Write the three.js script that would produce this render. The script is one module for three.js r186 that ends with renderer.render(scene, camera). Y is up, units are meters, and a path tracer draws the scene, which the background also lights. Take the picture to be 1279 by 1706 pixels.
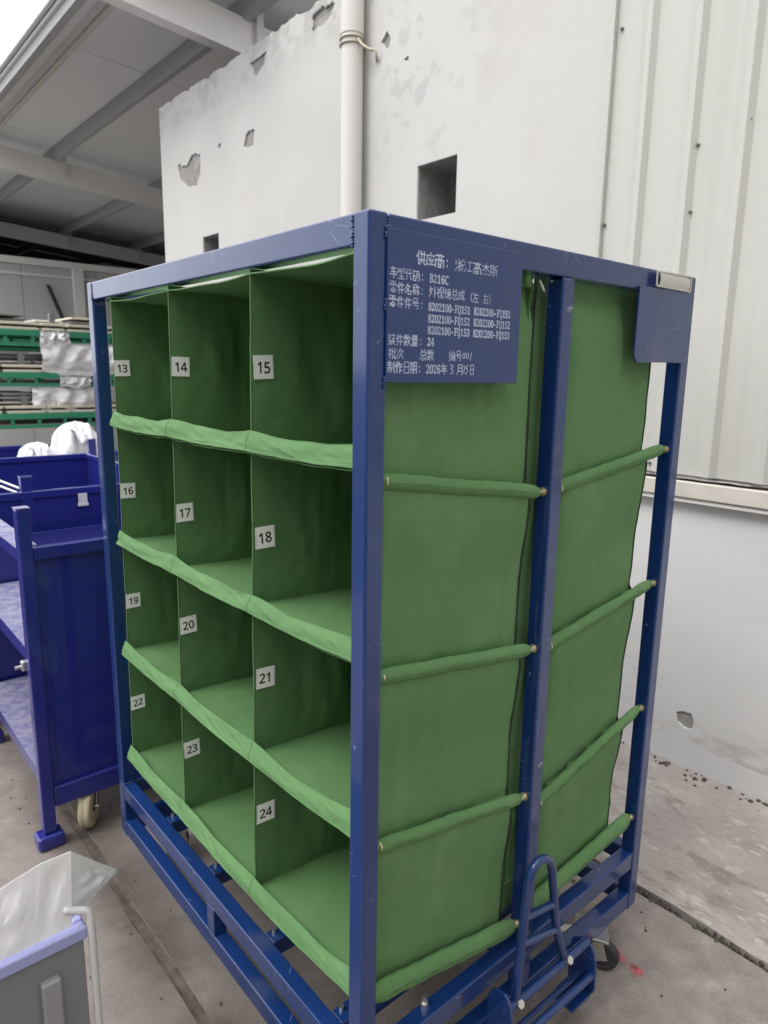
import * as THREE from 'three';
import { RoundedBoxGeometry } from 'three/addons/geometries/RoundedBoxGeometry.js';
import { mergeGeometries } from 'three/addons/utils/BufferGeometryUtils.js';
import { ImprovedNoise } from 'three/addons/math/ImprovedNoise.js';

// ---------------------------------------------------------------- camera, sky, sun, exposure
const scene = new THREE.Scene();
const camera = new THREE.PerspectiveCamera(72.84, 768 / 1024, 0.05, 900);
camera.rotation.set(-0.196, 0.8615, 0.0156, 'YXZ');
camera.position.set(0.8547, 1.5069, 0.6948);
camera.focus = 1.6; camera.userData.fStop = 5;
scene.add(camera);
const renderer = new THREE.WebGLRenderer({ antialias: true });
renderer.setSize(768, 1024);
renderer.toneMapping = THREE.LinearToneMapping;
renderer.toneMappingExposure = 1.68;
renderer.shadowMap.enabled = true;

const SUN = new THREE.Vector3(-0.12, 1.15, 0.8).normalize();
{ // overcast sky: cloud cover whiter and a little brighter towards the hidden sun, dull ground below the horizon
  const W = 256, H = 128, d = new Float32Array(W * H * 4), n = new ImprovedNoise();
  for (let j = 0; j < H; j++) for (let i = 0; i < W; i++) {
    const el = ((j + 0.5) / H - 0.5) * Math.PI, az = ((i + 0.5) / W - 0.5) * 2 * Math.PI;
    const x = Math.cos(az) * Math.cos(el), y = Math.sin(el), z = Math.sin(az) * Math.cos(el);
    let r = 1, g = 1, b = 1;
    if (y > 0) {
      const c = (0.84 + 0.16 * y) * (1 + 0.08 * n.noise(x * 3, y * 5, z * 3) + 0.05 * n.noise(x * 8, y * 14, z * 8)) * (1 + 0.12 * Math.max(0, x * SUN.x + y * SUN.y + z * SUN.z) ** 2);
      r = 1.30 * c; g = 1.31 * c; b = 1.335 * c;
    } else { r = 0.20; g = 0.19; b = 0.18; }
    const k = (j * W + i) * 4; d[k] = r; d[k + 1] = g; d[k + 2] = b; d[k + 3] = 1;
  }
  const t = new THREE.DataTexture(d, W, H, THREE.RGBAFormat, THREE.FloatType);
  t.mapping = THREE.EquirectangularReflectionMapping; t.magFilter = t.minFilter = THREE.LinearFilter; t.needsUpdate = true;
  scene.background = t; scene.environment = t;
}
const sun = new THREE.DirectionalLight(new THREE.Color(1, 0.97, 0.93), 1.1);
sun.position.copy(SUN).multiplyScalar(14); sun.target.position.set(0, 0, 0);
sun.castShadow = true; sun.shadow.radius = 45; sun.shadow.mapSize.set(2048, 2048);
Object.assign(sun.shadow.camera, { left: -14, right: 6, top: 8, bottom: -8, near: 0.5, far: 50 });
scene.add(sun, sun.target);

// ---------------------------------------------------------------- helpers
const FLOOR = -0.12;
let seed = 20260325;
const rnd = () => { seed = (seed * 1664525 + 1013904223) >>> 0; return seed / 4294967296; };
const rr = (a, b) => a + (b - a) * rnd();
const PN = new ImprovedNoise();
const nz = (x, y = 0, z = 0) => PN.noise(x + 0.137, y + 0.291, z + 0.733);
const fbm = (x, y, z = 0, o = 4) => { let s = 0, a = 0.5, f = 1; for (let i = 0; i < o; i++) { s += a * nz(x * f, y * f, z * f + i * 7.3); a *= 0.5; f *= 2.03; } return s; };
const clamp = THREE.MathUtils.clamp, lerp = THREE.MathUtils.lerp, ss = THREE.MathUtils.smoothstep;
const V = (x, y, z) => new THREE.Vector3(x, y, z);

const counts = {};
function numbered(n) { const k = counts[n] = (counts[n] ?? -1) + 1; return k ? n + '_' + String(k).padStart(3, '0') : n; }
function thing(name, label, category, base = [0, 0, 0], group) {
  const o = new THREE.Group(); o.name = numbered(name); o.position.set(...base); scene.add(o);
  o.userData = { label, category }; if (group) o.userData.group = group;
  return o;
}
function structure(name, label) {
  const o = new THREE.Group(); o.name = numbered(name); scene.add(o); o.userData = { kind: 'structure', label };
  return o;
}
const baseOf = (o) => { const p = V(0, 0, 0); for (let q = o; q && q !== scene; q = q.parent) p.add(q.position); return p; };
function merged(geoms) {
  geoms = (Array.isArray(geoms) ? geoms : [geoms]).map((g) => {
    const h = g.index ? g.toNonIndexed() : g.clone();
    for (const a of Object.keys(h.attributes)) if (!['position', 'normal', 'uv'].includes(a)) h.deleteAttribute(a);
    if (!h.attributes.uv) h.setAttribute('uv', new THREE.BufferAttribute(new Float32Array(h.attributes.position.count * 2), 2));
    h.morphAttributes = {};
    return h;
  });
  return geoms.length === 1 ? geoms[0] : mergeGeometries(geoms);
}
function part(name, geoms, mat, parent, label) {        // geometry is given in scene coordinates
  const g = merged(geoms), b = baseOf(parent);
  g.translate(-b.x, -b.y, -b.z);
  const m = new THREE.Mesh(g, mat); m.name = name; m.castShadow = m.receiveShadow = true; parent.add(m);
  if (label) m.userData.label = label;
  return m;
}
function boxUV(g) {                                      // uv in metres from the dominant axis
  const p = g.attributes.position, n = g.attributes.normal, uv = new Float32Array(p.count * 2);
  for (let i = 0; i < p.count; i++) {
    const ax = Math.abs(n.getX(i)), ay = Math.abs(n.getY(i)), az = Math.abs(n.getZ(i)), x = p.getX(i), y = p.getY(i), z = p.getZ(i);
    if (ax >= ay && ax >= az) { uv[2 * i] = -z; uv[2 * i + 1] = y; } else if (ay >= az) { uv[2 * i] = x; uv[2 * i + 1] = -z; } else { uv[2 * i] = x; uv[2 * i + 1] = y; }
  }
  g.setAttribute('uv', new THREE.BufferAttribute(uv, 2)); return g;
}
function box(x0, x1, y0, y1, z0, z1, r = 0.004) {
  const w = Math.abs(x1 - x0), h = Math.abs(y1 - y0), d = Math.abs(z1 - z0); r = Math.min(r, w * 0.45, h * 0.45, d * 0.45);
  const g = r > 0 ? new RoundedBoxGeometry(w, h, d, 2, r) : new THREE.BoxGeometry(w, h, d).toNonIndexed();
  g.translate((x0 + x1) / 2, (y0 + y1) / 2, (z0 + z1) / 2); return boxUV(g);
}
function bar(a, b, w, h, r = 0.004) {                    // box between two points, w across, h up
  const d = b.clone().sub(a), L = d.length(), g = new RoundedBoxGeometry(w, h, L, 2, Math.min(r, w * 0.45, h * 0.45));
  const m = new THREE.Matrix4().lookAt(b, a, V(0, 1, 0)); boxUV(g); g.applyMatrix4(m); g.translate((a.x + b.x) / 2, (a.y + b.y) / 2, (a.z + b.z) / 2); return g;
}
function rod(a, b, r, r2 = r, seg = 14) {
  const d = b.clone().sub(a), g = new THREE.CylinderGeometry(r2, r, d.length(), seg, 1);
  g.applyQuaternion(new THREE.Quaternion().setFromUnitVectors(V(0, 1, 0), d.normalize())); g.translate((a.x + b.x) / 2, (a.y + b.y) / 2, (a.z + b.z) / 2); return g;
}
function tube(pts, r, seg = 40, rs = 10, tension = 0.5) {
  const c = new THREE.CatmullRomCurve3(pts, false, 'catmullrom', tension), g = new THREE.TubeGeometry(c, seg, r, rs, false);
  const caps = [pts[0], pts[pts.length - 1]].map((p) => { const s = new THREE.SphereGeometry(r, rs, 6); s.translate(p.x, p.y, p.z); return s; });
  return merged([g, ...caps]);
}
function cloth(fn, nu, nv, th = 0.0024) {                // a sheet with thickness from fn(u, v) -> Vector3
  const N = (nu + 1) * (nv + 1), P = [], Nn = [], e = 1e-3;
  for (let j = 0; j <= nv; j++) for (let i = 0; i <= nu; i++) {
    const u = i / nu, v = j / nv, p = fn(u, v), a = fn(Math.min(1, u + e), v).sub(fn(Math.max(0, u - e), v)), b = fn(u, Math.min(1, v + e)).sub(fn(u, Math.max(0, v - e)));
    P.push(p); Nn.push(a.cross(b).normalize());
  }
  const pos = [], uv = [], nor = [], idx = [], LU = fn(0, 0.5).distanceTo(fn(1, 0.5)), LV = fn(0.5, 0).distanceTo(fn(0.5, 1));
  for (const s of [1, -1]) for (let k = 0; k < N; k++) {
    const p = P[k], n = Nn[k]; pos.push(p.x + n.x * s * th / 2, p.y + n.y * s * th / 2, p.z + n.z * s * th / 2); nor.push(n.x * s, n.y * s, n.z * s);
    uv.push((k % (nu + 1)) / nu * LU, Math.floor(k / (nu + 1)) / nv * LV);
  }
  const q = (i, j) => j * (nu + 1) + i;
  for (let j = 0; j < nv; j++) for (let i = 0; i < nu; i++) {
    const a = q(i, j), b = q(i + 1, j), c = q(i + 1, j + 1), d = q(i, j + 1);
    idx.push(a, b, c, a, c, d, N + a, N + c, N + b, N + a, N + d, N + c);
  }
  const rim = []; for (let i = 0; i < nu; i++) rim.push([q(i, 0), q(i + 1, 0)], [q(i + 1, nv), q(i, nv)]);
  for (let j = 0; j < nv; j++) rim.push([q(0, j + 1), q(0, j)], [q(nu, j), q(nu, j + 1)]);
  const g = new THREE.BufferGeometry();
  g.setAttribute('position', new THREE.Float32BufferAttribute(pos, 3)); g.setAttribute('normal', new THREE.Float32BufferAttribute(nor, 3)); g.setAttribute('uv', new THREE.Float32BufferAttribute(uv, 2)); g.setIndex(idx);
  const rp = [], rn = [], ru = [];
  for (const [a, b] of rim) {
    const A = V(...pos.slice(3 * a, 3 * a + 3)), B = V(...pos.slice(3 * b, 3 * b + 3)), C = V(...pos.slice(3 * (b + N), 3 * (b + N) + 3)), D = V(...pos.slice(3 * (a + N), 3 * (a + N) + 3));
    const n = C.clone().sub(A).cross(B.clone().sub(A)).normalize();
    for (const p of [A, C, B, A, D, C]) { rp.push(p.x, p.y, p.z); rn.push(n.x, n.y, n.z); ru.push(p.x + p.z, p.y); }
  }
  const r = new THREE.BufferGeometry();
  r.setAttribute('position', new THREE.Float32BufferAttribute(rp, 3)); r.setAttribute('normal', new THREE.Float32BufferAttribute(rn, 3)); r.setAttribute('uv', new THREE.Float32BufferAttribute(ru, 2));
  return merged([g, r]);
}
function flatSlab(pts, y0, y1) {                         // polygon of [x, z] extruded from y0 to y1
  const s = new THREE.Shape(pts.map(([x, z]) => new THREE.Vector2(x, -z))), g = new THREE.ExtrudeGeometry(s, { depth: y1 - y0, bevelEnabled: false });
  g.rotateX(-Math.PI / 2); g.translate(0, y0, 0); return g;
}
function wallShape(outline, holes, z0, z1, bevel = 0) {  // polygon of [x, y] with holes, extruded in z
  const s = new THREE.Shape(outline.map(([x, y]) => new THREE.Vector2(x, y)));
  for (const h of holes) s.holes.push(new THREE.Path(h.map(([x, y]) => new THREE.Vector2(x, y))));
  const g = new THREE.ExtrudeGeometry(s, { depth: z1 - z0, bevelEnabled: bevel > 0, bevelSize: bevel, bevelThickness: bevel, bevelOffset: -bevel, bevelSegments: 1 });
  g.translate(0, 0, z0); return g;
}
const rough = (poly, amt, sub = 5) => {                  // break a polygon's edges up
  const out = []; poly.forEach((p, i) => { const q = poly[(i + 1) % poly.length]; for (let k = 0; k < sub; k++) { const t = k / sub, j = k ? amt : 0; out.push([lerp(p[0], q[0], t) + rr(-j, j), lerp(p[1], q[1], t) + rr(-j, j)]); } });
  return out;
};

// ---------------------------------------------------------------- materials
const enc = (c) => Math.round(255 * (c <= 0.0031308 ? 12.92 * clamp(c, 0, 1) : 1.055 * Math.pow(clamp(c, 0, 1), 1 / 2.4) - 0.055));
function tex(w, h, fn, repeat, linear = false) {
  const d = new Uint8Array(w * h * 4);
  for (let j = 0; j < h; j++) for (let i = 0; i < w; i++) {
    const c = fn(i / w, j / h), k = (j * w + i) * 4;
    for (let a = 0; a < 3; a++) d[k + a] = linear ? clamp(c[a], 0, 1) * 255 : enc(c[a]);
    d[k + 3] = 255;
  }
  const t = new THREE.DataTexture(d, w, h); t.wrapS = t.wrapT = THREE.RepeatWrapping; t.magFilter = THREE.LinearFilter; t.minFilter = THREE.LinearMipmapLinearFilter; t.generateMipmaps = true;
  if (!linear) t.colorSpace = THREE.SRGBColorSpace;
  if (repeat) t.repeat.set(repeat[0], repeat[1]);
  t.needsUpdate = true; return t;
}
const tor = (u, v, f, o, s = 0) => { // seamless noise on [0,1]^2, f whole cells
  let t = 0, a = 0.5; for (let i = 0; i < o; i++) { const k = f * 2 ** i, x = u * k, y = v * k, fx = ss(u, 0.85, 1), fy = ss(v, 0.85, 1);
    const A = nz(x, y, s + i * 9), B = fx ? nz(x - k, y, s + i * 9) : 0, C = fy ? nz(x, y - k, s + i * 9) : 0, D = fx && fy ? nz(x - k, y - k, s + i * 9) : 0;
    t += a * lerp(lerp(A, B, fx), lerp(C, D, fx), fy); a *= 0.55; } return t; };
const mul = (c, k) => [c[0] * k, c[1] * k, c[2] * k];
const mix3 = (a, b, t) => [lerp(a[0], b[0], t), lerp(a[1], b[1], t), lerp(a[2], b[2], t)];

function strokeMask(w, h, n, len, wander, cluster = 0) {   // wandering hairlines on a wrapping grid
  const m = new Float32Array(w * h); let cx = 0, cy = 0;
  for (let i = 0; i < n; i++) {
    if (!cluster || i % cluster === 0) { cx = rnd() * w; cy = rnd() * h; }
    let x = cluster ? cx + rr(-30, 30) : rnd() * w, y = cluster ? cy + rr(-30, 30) : rnd() * h, a = rr(0, 6.28); const L = rr(0.2, 1) ** 2 * len, k = rr(0.35, 1);
    for (let s = 0; s < L; s += 0.6) { a += rr(-wander, wander); x += Math.cos(a) * 0.6; y += Math.sin(a) * 0.6; m[((Math.floor(y) % h + h) % h) * w + (Math.floor(x) % w + w) % w] = k; }
  }
  return (u, v) => m[Math.min(h - 1, Math.floor(v * h)) * w + Math.min(w - 1, Math.floor(u * w))];
}
const cracks = strokeMask(1024, 1024, 9, 420, 0.28), scratches = strokeMask(1024, 1024, 150, 40, 0.03, 5);
const yardMap = tex(1024, 1024, (u, v) => {              // 4 m of worn brownish concrete
  const a = tor(u, v, 3, 5), b = tor(u, v, 9, 4, 40), c = tor(u, v, 60, 3, 80), d = tor(u, v, 5, 5, 120);
  let col = mix3([0.200, 0.171, 0.157], [0.275, 0.242, 0.224], clamp(0.5 + a * 1.7 + b * 0.5, 0, 1));
  col = mix3(col, [0.105, 0.085, 0.070], 0.75 * ss(d + 0.35 * b, 0.12, 0.42));
  col = mix3(col, [0.42, 0.39, 0.36], 0.5 * ss(c, 0.22, 0.42) * ss(a, -0.1, 0.3));
  const gz = (v * 4 + 4) % 4, gx = u * 4 - 4, off = ((-gz + 4 + 2) % 4) - 2 - 0.05;   // oily dirt trodden along the joint
  const wx = ss(gx, -2.4, -1.6) * (1 - ss(gx, -0.45, 0.1)), w = Math.exp(-((off / 0.13) ** 2)) * wx;
  col = mix3(col, [0.070, 0.056, 0.046], 0.9 * w * ss(a * 0.8 + b * 0.9 + c * 0.5, -0.75, 0.05));
  col = mix3(col, [0.07, 0.058, 0.05], 0.75 * cracks(u, v));
  return mul(col, 1 + 0.42 * c + 0.22 * (rnd() - 0.5));
}, [0.25, 0.25]);
const yardBump = tex(512, 512, (u, v) => { const h = 0.5 + 0.5 * tor(u, v, 40, 4, 11) + 0.3 * tor(u, v, 8, 3, 5); return [h, h, h]; }, [0.25, 0.25], true);
const apronMap = tex(1024, 512, (u, v) => {
  const a = tor(u, v, 4, 5, 200), b = tor(u, v, 14, 4, 240), c = tor(u, v, 50, 3, 280), e = tor(u * 1, v, 22, 4, 310);
  let col = mix3([0.30, 0.262, 0.245], [0.40, 0.362, 0.335], clamp(0.5 + a * 1.4, 0, 1));
  col = mix3(col, [0.17, 0.145, 0.13], 0.6 * ss(b, 0.12, 0.34));
  col = mix3(col, [0.47, 0.44, 0.41], 0.55 * ss(e + 0.5 * c, 0.16, 0.36));
  return mul(col, 1 + 0.25 * c + 0.08 * (rnd() - 0.5));
}, [0.5, 1]);
const plasterMap = tex(2048, 1024, (u, v) => {           // 8 x 4 m: yellowed limewash, grey mould patches near the top and round the pipe
  const x = -8 + u * 8, y = v * 4;
  const a = fbm(x * 0.9, y * 0.9, 3), b = fbm(x * 3, y * 3, 9), c = fbm(x * 11, y * 11, 15), g = fbm(x * 30, y * 30, 21, 3);
  let col = mix3([0.515, 0.506, 0.488], [0.570, 0.560, 0.540], clamp(0.5 + a * 1.3, 0, 1));
  col = mix3(col, [0.53, 0.49, 0.455], 0.35 * ss(b + a, 0.25, 0.6));
  const topBand = ss(y, 3.3, 3.7) * ss(b * 0.8 + c * 0.7 + 0.10 * ss(x, -5.4, -3), -0.06, 0.22);
  col = mix3(col, [0.33, 0.32, 0.315], 0.5 * topBand);
  const dx = (x + 2.15) / 0.5, dy = (y - 3.2) / 0.7, pp = Math.exp(-dx * dx - dy * dy) * ss(c + b, 0.0, 0.3);
  col = mix3(col, [0.36, 0.36, 0.36], 0.5 * pp);
  const streak = ss(fbm(x * 16, y * 0.8, 33), 0.18, 0.4) * ss(fbm(x * 2, y * 2, 44), 0, 0.3);
  col = mix3(col, [0.60, 0.575, 0.55], 0.28 * streak);
  return mul(col, 1 + 0.02 * c + 0.02 * g);
}, [1 / 8, 1 / 4]);
const lowWallMap = tex(1024, 512, (u, v) => {            // 4 x 2 m painted plinth, splashed with dirt low down
  const x = u * 4, y = v * 2, a = tor(u, v, 5, 4, 7), c = tor(u, v, 40, 3, 60);
  let col = mix3([0.62, 0.615, 0.61], [0.67, 0.665, 0.66], clamp(0.5 + a * 1.5, 0, 1));
  const spl = ss(0.42 - y + 0.45 * tor(u, v, 9, 4, 90), 0.05, 0.5) * ss(c + a, -0.2, 0.35);
  col = mix3(col, [0.42, 0.40, 0.365], 0.75 * spl);
  if (c > 0.36) col = mix3(col, [0.70, 0.70, 0.69], 0.6);
  return mul(col, 1 + 0.05 * c);
}, [0.25, 0.5]);
const renderMap = tex(256, 256, (u, v) => mul([0.30, 0.29, 0.28], 1 + 0.5 * tor(u, v, 8, 4, 3)), [2, 2]);
const claddingMap = tex(512, 1024, (u, v) => { const a = tor(u, v, 3, 4, 17), c = tor(u, v, 60, 2, 23), s = ss(nz(u * 40, v * 2, 4), 0.3, 0.6); return mul(mix3([0.515, 0.508, 0.475], [0.44, 0.43, 0.395], 0.35 * s + 0.3 * ss(a, 0.1, 0.4)), 1 + 0.04 * a + 0.03 * c); }, [0.5, 0.25]);
const BLUE = [0.007, 0.032, 0.140];
const blueMap = tex(1024, 1024, (u, v) => {              // 1 m of gloss paint with a few fine scratches and dust specks
  const a = tor(u, v, 4, 4, 31), c = tor(u, v, 90, 2, 37), s = tor(u * 1, v, 7, 2, 55);
  let col = mul(BLUE, 1 + 0.22 * a + 0.10 * c);
  col = mix3(col, [0.30, 0.36, 0.55], 0.7 * scratches(u, v));
  const chip = tor(u, v, 30, 3, 91), cz = tor(u, v, 4, 2, 95); if (chip > 0.40 && cz > 0.05) col = mix3(col, chip > 0.46 ? [0.16, 0.11, 0.08] : [0.28, 0.30, 0.40], 0.75);
  col = mix3(col, [0.085, 0.095, 0.15], 0.35 * ss(tor(u, v, 6, 5, 99), 0.12, 0.45));
  if (c > 0.52) col = mix3(col, [0.30, 0.34, 0.48], 0.35);
  return col;
});
const wornMap = tex(512, 512, (u, v) => {                // blue paint worn through and dusty on treaded surfaces
  const a = tor(u, v, 10, 5, 131), c = tor(u, v, 50, 3, 137);
  return mul(mix3([0.13, 0.13, 0.28], [0.27, 0.26, 0.36], ss(0.9 * a + 0.4 * c, -0.35, 0.30)), 1 + 0.2 * c);
}, [3, 3]);
const weaveBump = tex(256, 256, (u, v) => { const h = 0.5 + 0.2 * Math.sin(u * Math.PI * 2 * 64) * Math.sin(v * Math.PI * 2 * 64) + 0.5 * tor(u, v, 20, 3, 9); return [h, h, h]; }, [5, 5], true);
const GREEN = [0.098, 0.212, 0.078];
const canvasMap = (c, s) => tex(512, 512, (u, v) => { const a = tor(u, v, 3, 5, s), b = tor(u, v, 70, 2, s + 5), st = tor(u, v * 0.25, 24, 2, s + 9); return mul(mix3(c, [c[0] * 1.25 + 0.01, c[1] * 1.1 + 0.01, c[2] * 1.2 + 0.01], 0.5 * ss(a, 0.05, 0.4)), 1 + 0.10 * a + 0.09 * b + 0.05 * st); }, [1.3, 1.3]);

const S = (o) => new THREE.MeshStandardMaterial({ side: THREE.DoubleSide, ...o });
const col = (r, g, b) => new THREE.Color().setRGB(r, g, b);
const paint = (o) => new THREE.MeshPhysicalMaterial({ roughness: 0.40, specularIntensity: 0.35, clearcoat: 1, clearcoatRoughness: 0.10, side: THREE.DoubleSide, ...o });
const M = {
  yard: S({ map: yardMap, bumpMap: yardBump, bumpScale: 0.006, roughness: 0.88 }),
  apron: S({ map: apronMap, bumpMap: yardBump, bumpScale: 0.008, roughness: 0.92 }),
  dirt: S({ map: tex(256, 256, (u, v) => mul([0.080, 0.066, 0.055], 1 + 0.8 * tor(u, v, 16, 4, 2)), [2, 2]), roughness: 1 }),
  plaster: S({ map: plasterMap, roughness: 0.9, bumpMap: tex(512, 512, (u, v) => { const h = 0.5 + tor(u, v, 8, 5, 66); return [h, h, h]; }, [0.7, 0.7], true), bumpScale: 0.0012 }),
  lowWall: S({ map: lowWallMap, roughness: 0.75 }),
  render: S({ map: renderMap, roughness: 0.95 }),
  cladding: S({ map: claddingMap, roughness: 0.5 }),
  cream: S({ color: col(0.62, 0.58, 0.53), roughness: 0.7, map: tex(256, 256, (u, v) => { const k = 1 + 0.25 * tor(u, v, 6, 4, 5); return [0.95 * k, 0.95 * k, 0.93 * k]; }, [1, 1]) }),
  screw: S({ color: col(0.24, 0.22, 0.20), roughness: 0.5, metalness: 0.5 }),
  pvc: S({ color: col(0.64, 0.605, 0.57), roughness: 0.45 }),
  clampMetal: S({ color: col(0.48, 0.44, 0.36), roughness: 0.55, metalness: 0.3 }),
  blue: paint({ map: blueMap }),
  blueDeep: paint({ color: col(0.017, 0.022, 0.20) }),
  worn: S({ map: wornMap, roughness: 0.75 }),
  canvas: S({ map: canvasMap(GREEN, 300), bumpMap: weaveBump, bumpScale: 0.0006, roughness: 0.86 }),
  canvasIn: S({ map: canvasMap(GREEN, 340), bumpMap: weaveBump, bumpScale: 0.0006, roughness: 0.9 }),
  hem: S({ map: canvasMap(GREEN, 380), bumpMap: weaveBump, bumpScale: 0.0005, roughness: 0.85 }),
  piping: S({ color: col(0.085, 0.170, 0.065), roughness: 0.85 }),
  floorCloth: S({ map: canvasMap(GREEN, 420), bumpMap: weaveBump, bumpScale: 0.0006, roughness: 0.86 }),
  edge: S({ color: col(0.018, 0.035, 0.018), roughness: 0.9 }),
  zinc: S({ color: col(0.62, 0.60, 0.56), roughness: 0.28, metalness: 0.9 }),
  brass: S({ color: col(0.76, 0.68, 0.48), roughness: 0.3, metalness: 0.85 }),
  rubber: S({ color: col(0.03, 0.03, 0.035), roughness: 0.7 }),
  wheelCream: S({ color: col(0.50, 0.43, 0.30), roughness: 0.6, map: tex(128, 128, (u, v) => { const k = 1 + 0.5 * tor(u, v, 6, 3, 8); return [0.9 * k, 0.9 * k, 0.88 * k]; }, [1, 1]) }),
  roof: S({ color: col(0.80, 0.80, 0.82), roughness: 0.7 }),
  steel: S({ color: col(0.76, 0.745, 0.73), roughness: 0.7 }),
  purlin: S({ color: col(0.42, 0.42, 0.43), roughness: 0.7 }),
  gutter: S({ color: col(0.66, 0.66, 0.66), roughness: 0.5 }),
  shedPanel: S({ color: col(0.50, 0.50, 0.50), roughness: 0.7 }),
  shedDark: S({ color: col(0.22, 0.22, 0.22), roughness: 0.9 }),
  green: S({ color: col(0.03, 0.26, 0.14), roughness: 0.5 }),
  foam: S({ color: col(0.70, 0.66, 0.52), roughness: 0.8 }),
  grey: S({ color: col(0.20, 0.20, 0.20), roughness: 0.8 }),
  dark: S({ color: col(0.03, 0.03, 0.03), roughness: 0.8 }),
  film: new THREE.MeshPhysicalMaterial({ color: col(0.90, 0.895, 0.90), roughness: 0.28, transmission: 0.18, thickness: 0, side: THREE.DoubleSide }),
  sack: S({ color: col(0.62, 0.62, 0.65), roughness: 0.6 }),
  bin: S({ color: col(0.19, 0.205, 0.20), roughness: 0.55 }),
  binRib: S({ color: col(0.27, 0.265, 0.27), roughness: 0.6 }),
  lilac: S({ color: col(0.33, 0.335, 0.60), roughness: 0.45 }),
  tubeGrey: S({ color: col(0.60, 0.59, 0.58), roughness: 0.5 }),
  weed: S({ color: col(0.10, 0.12, 0.04), roughness: 0.9 }),
};

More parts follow.
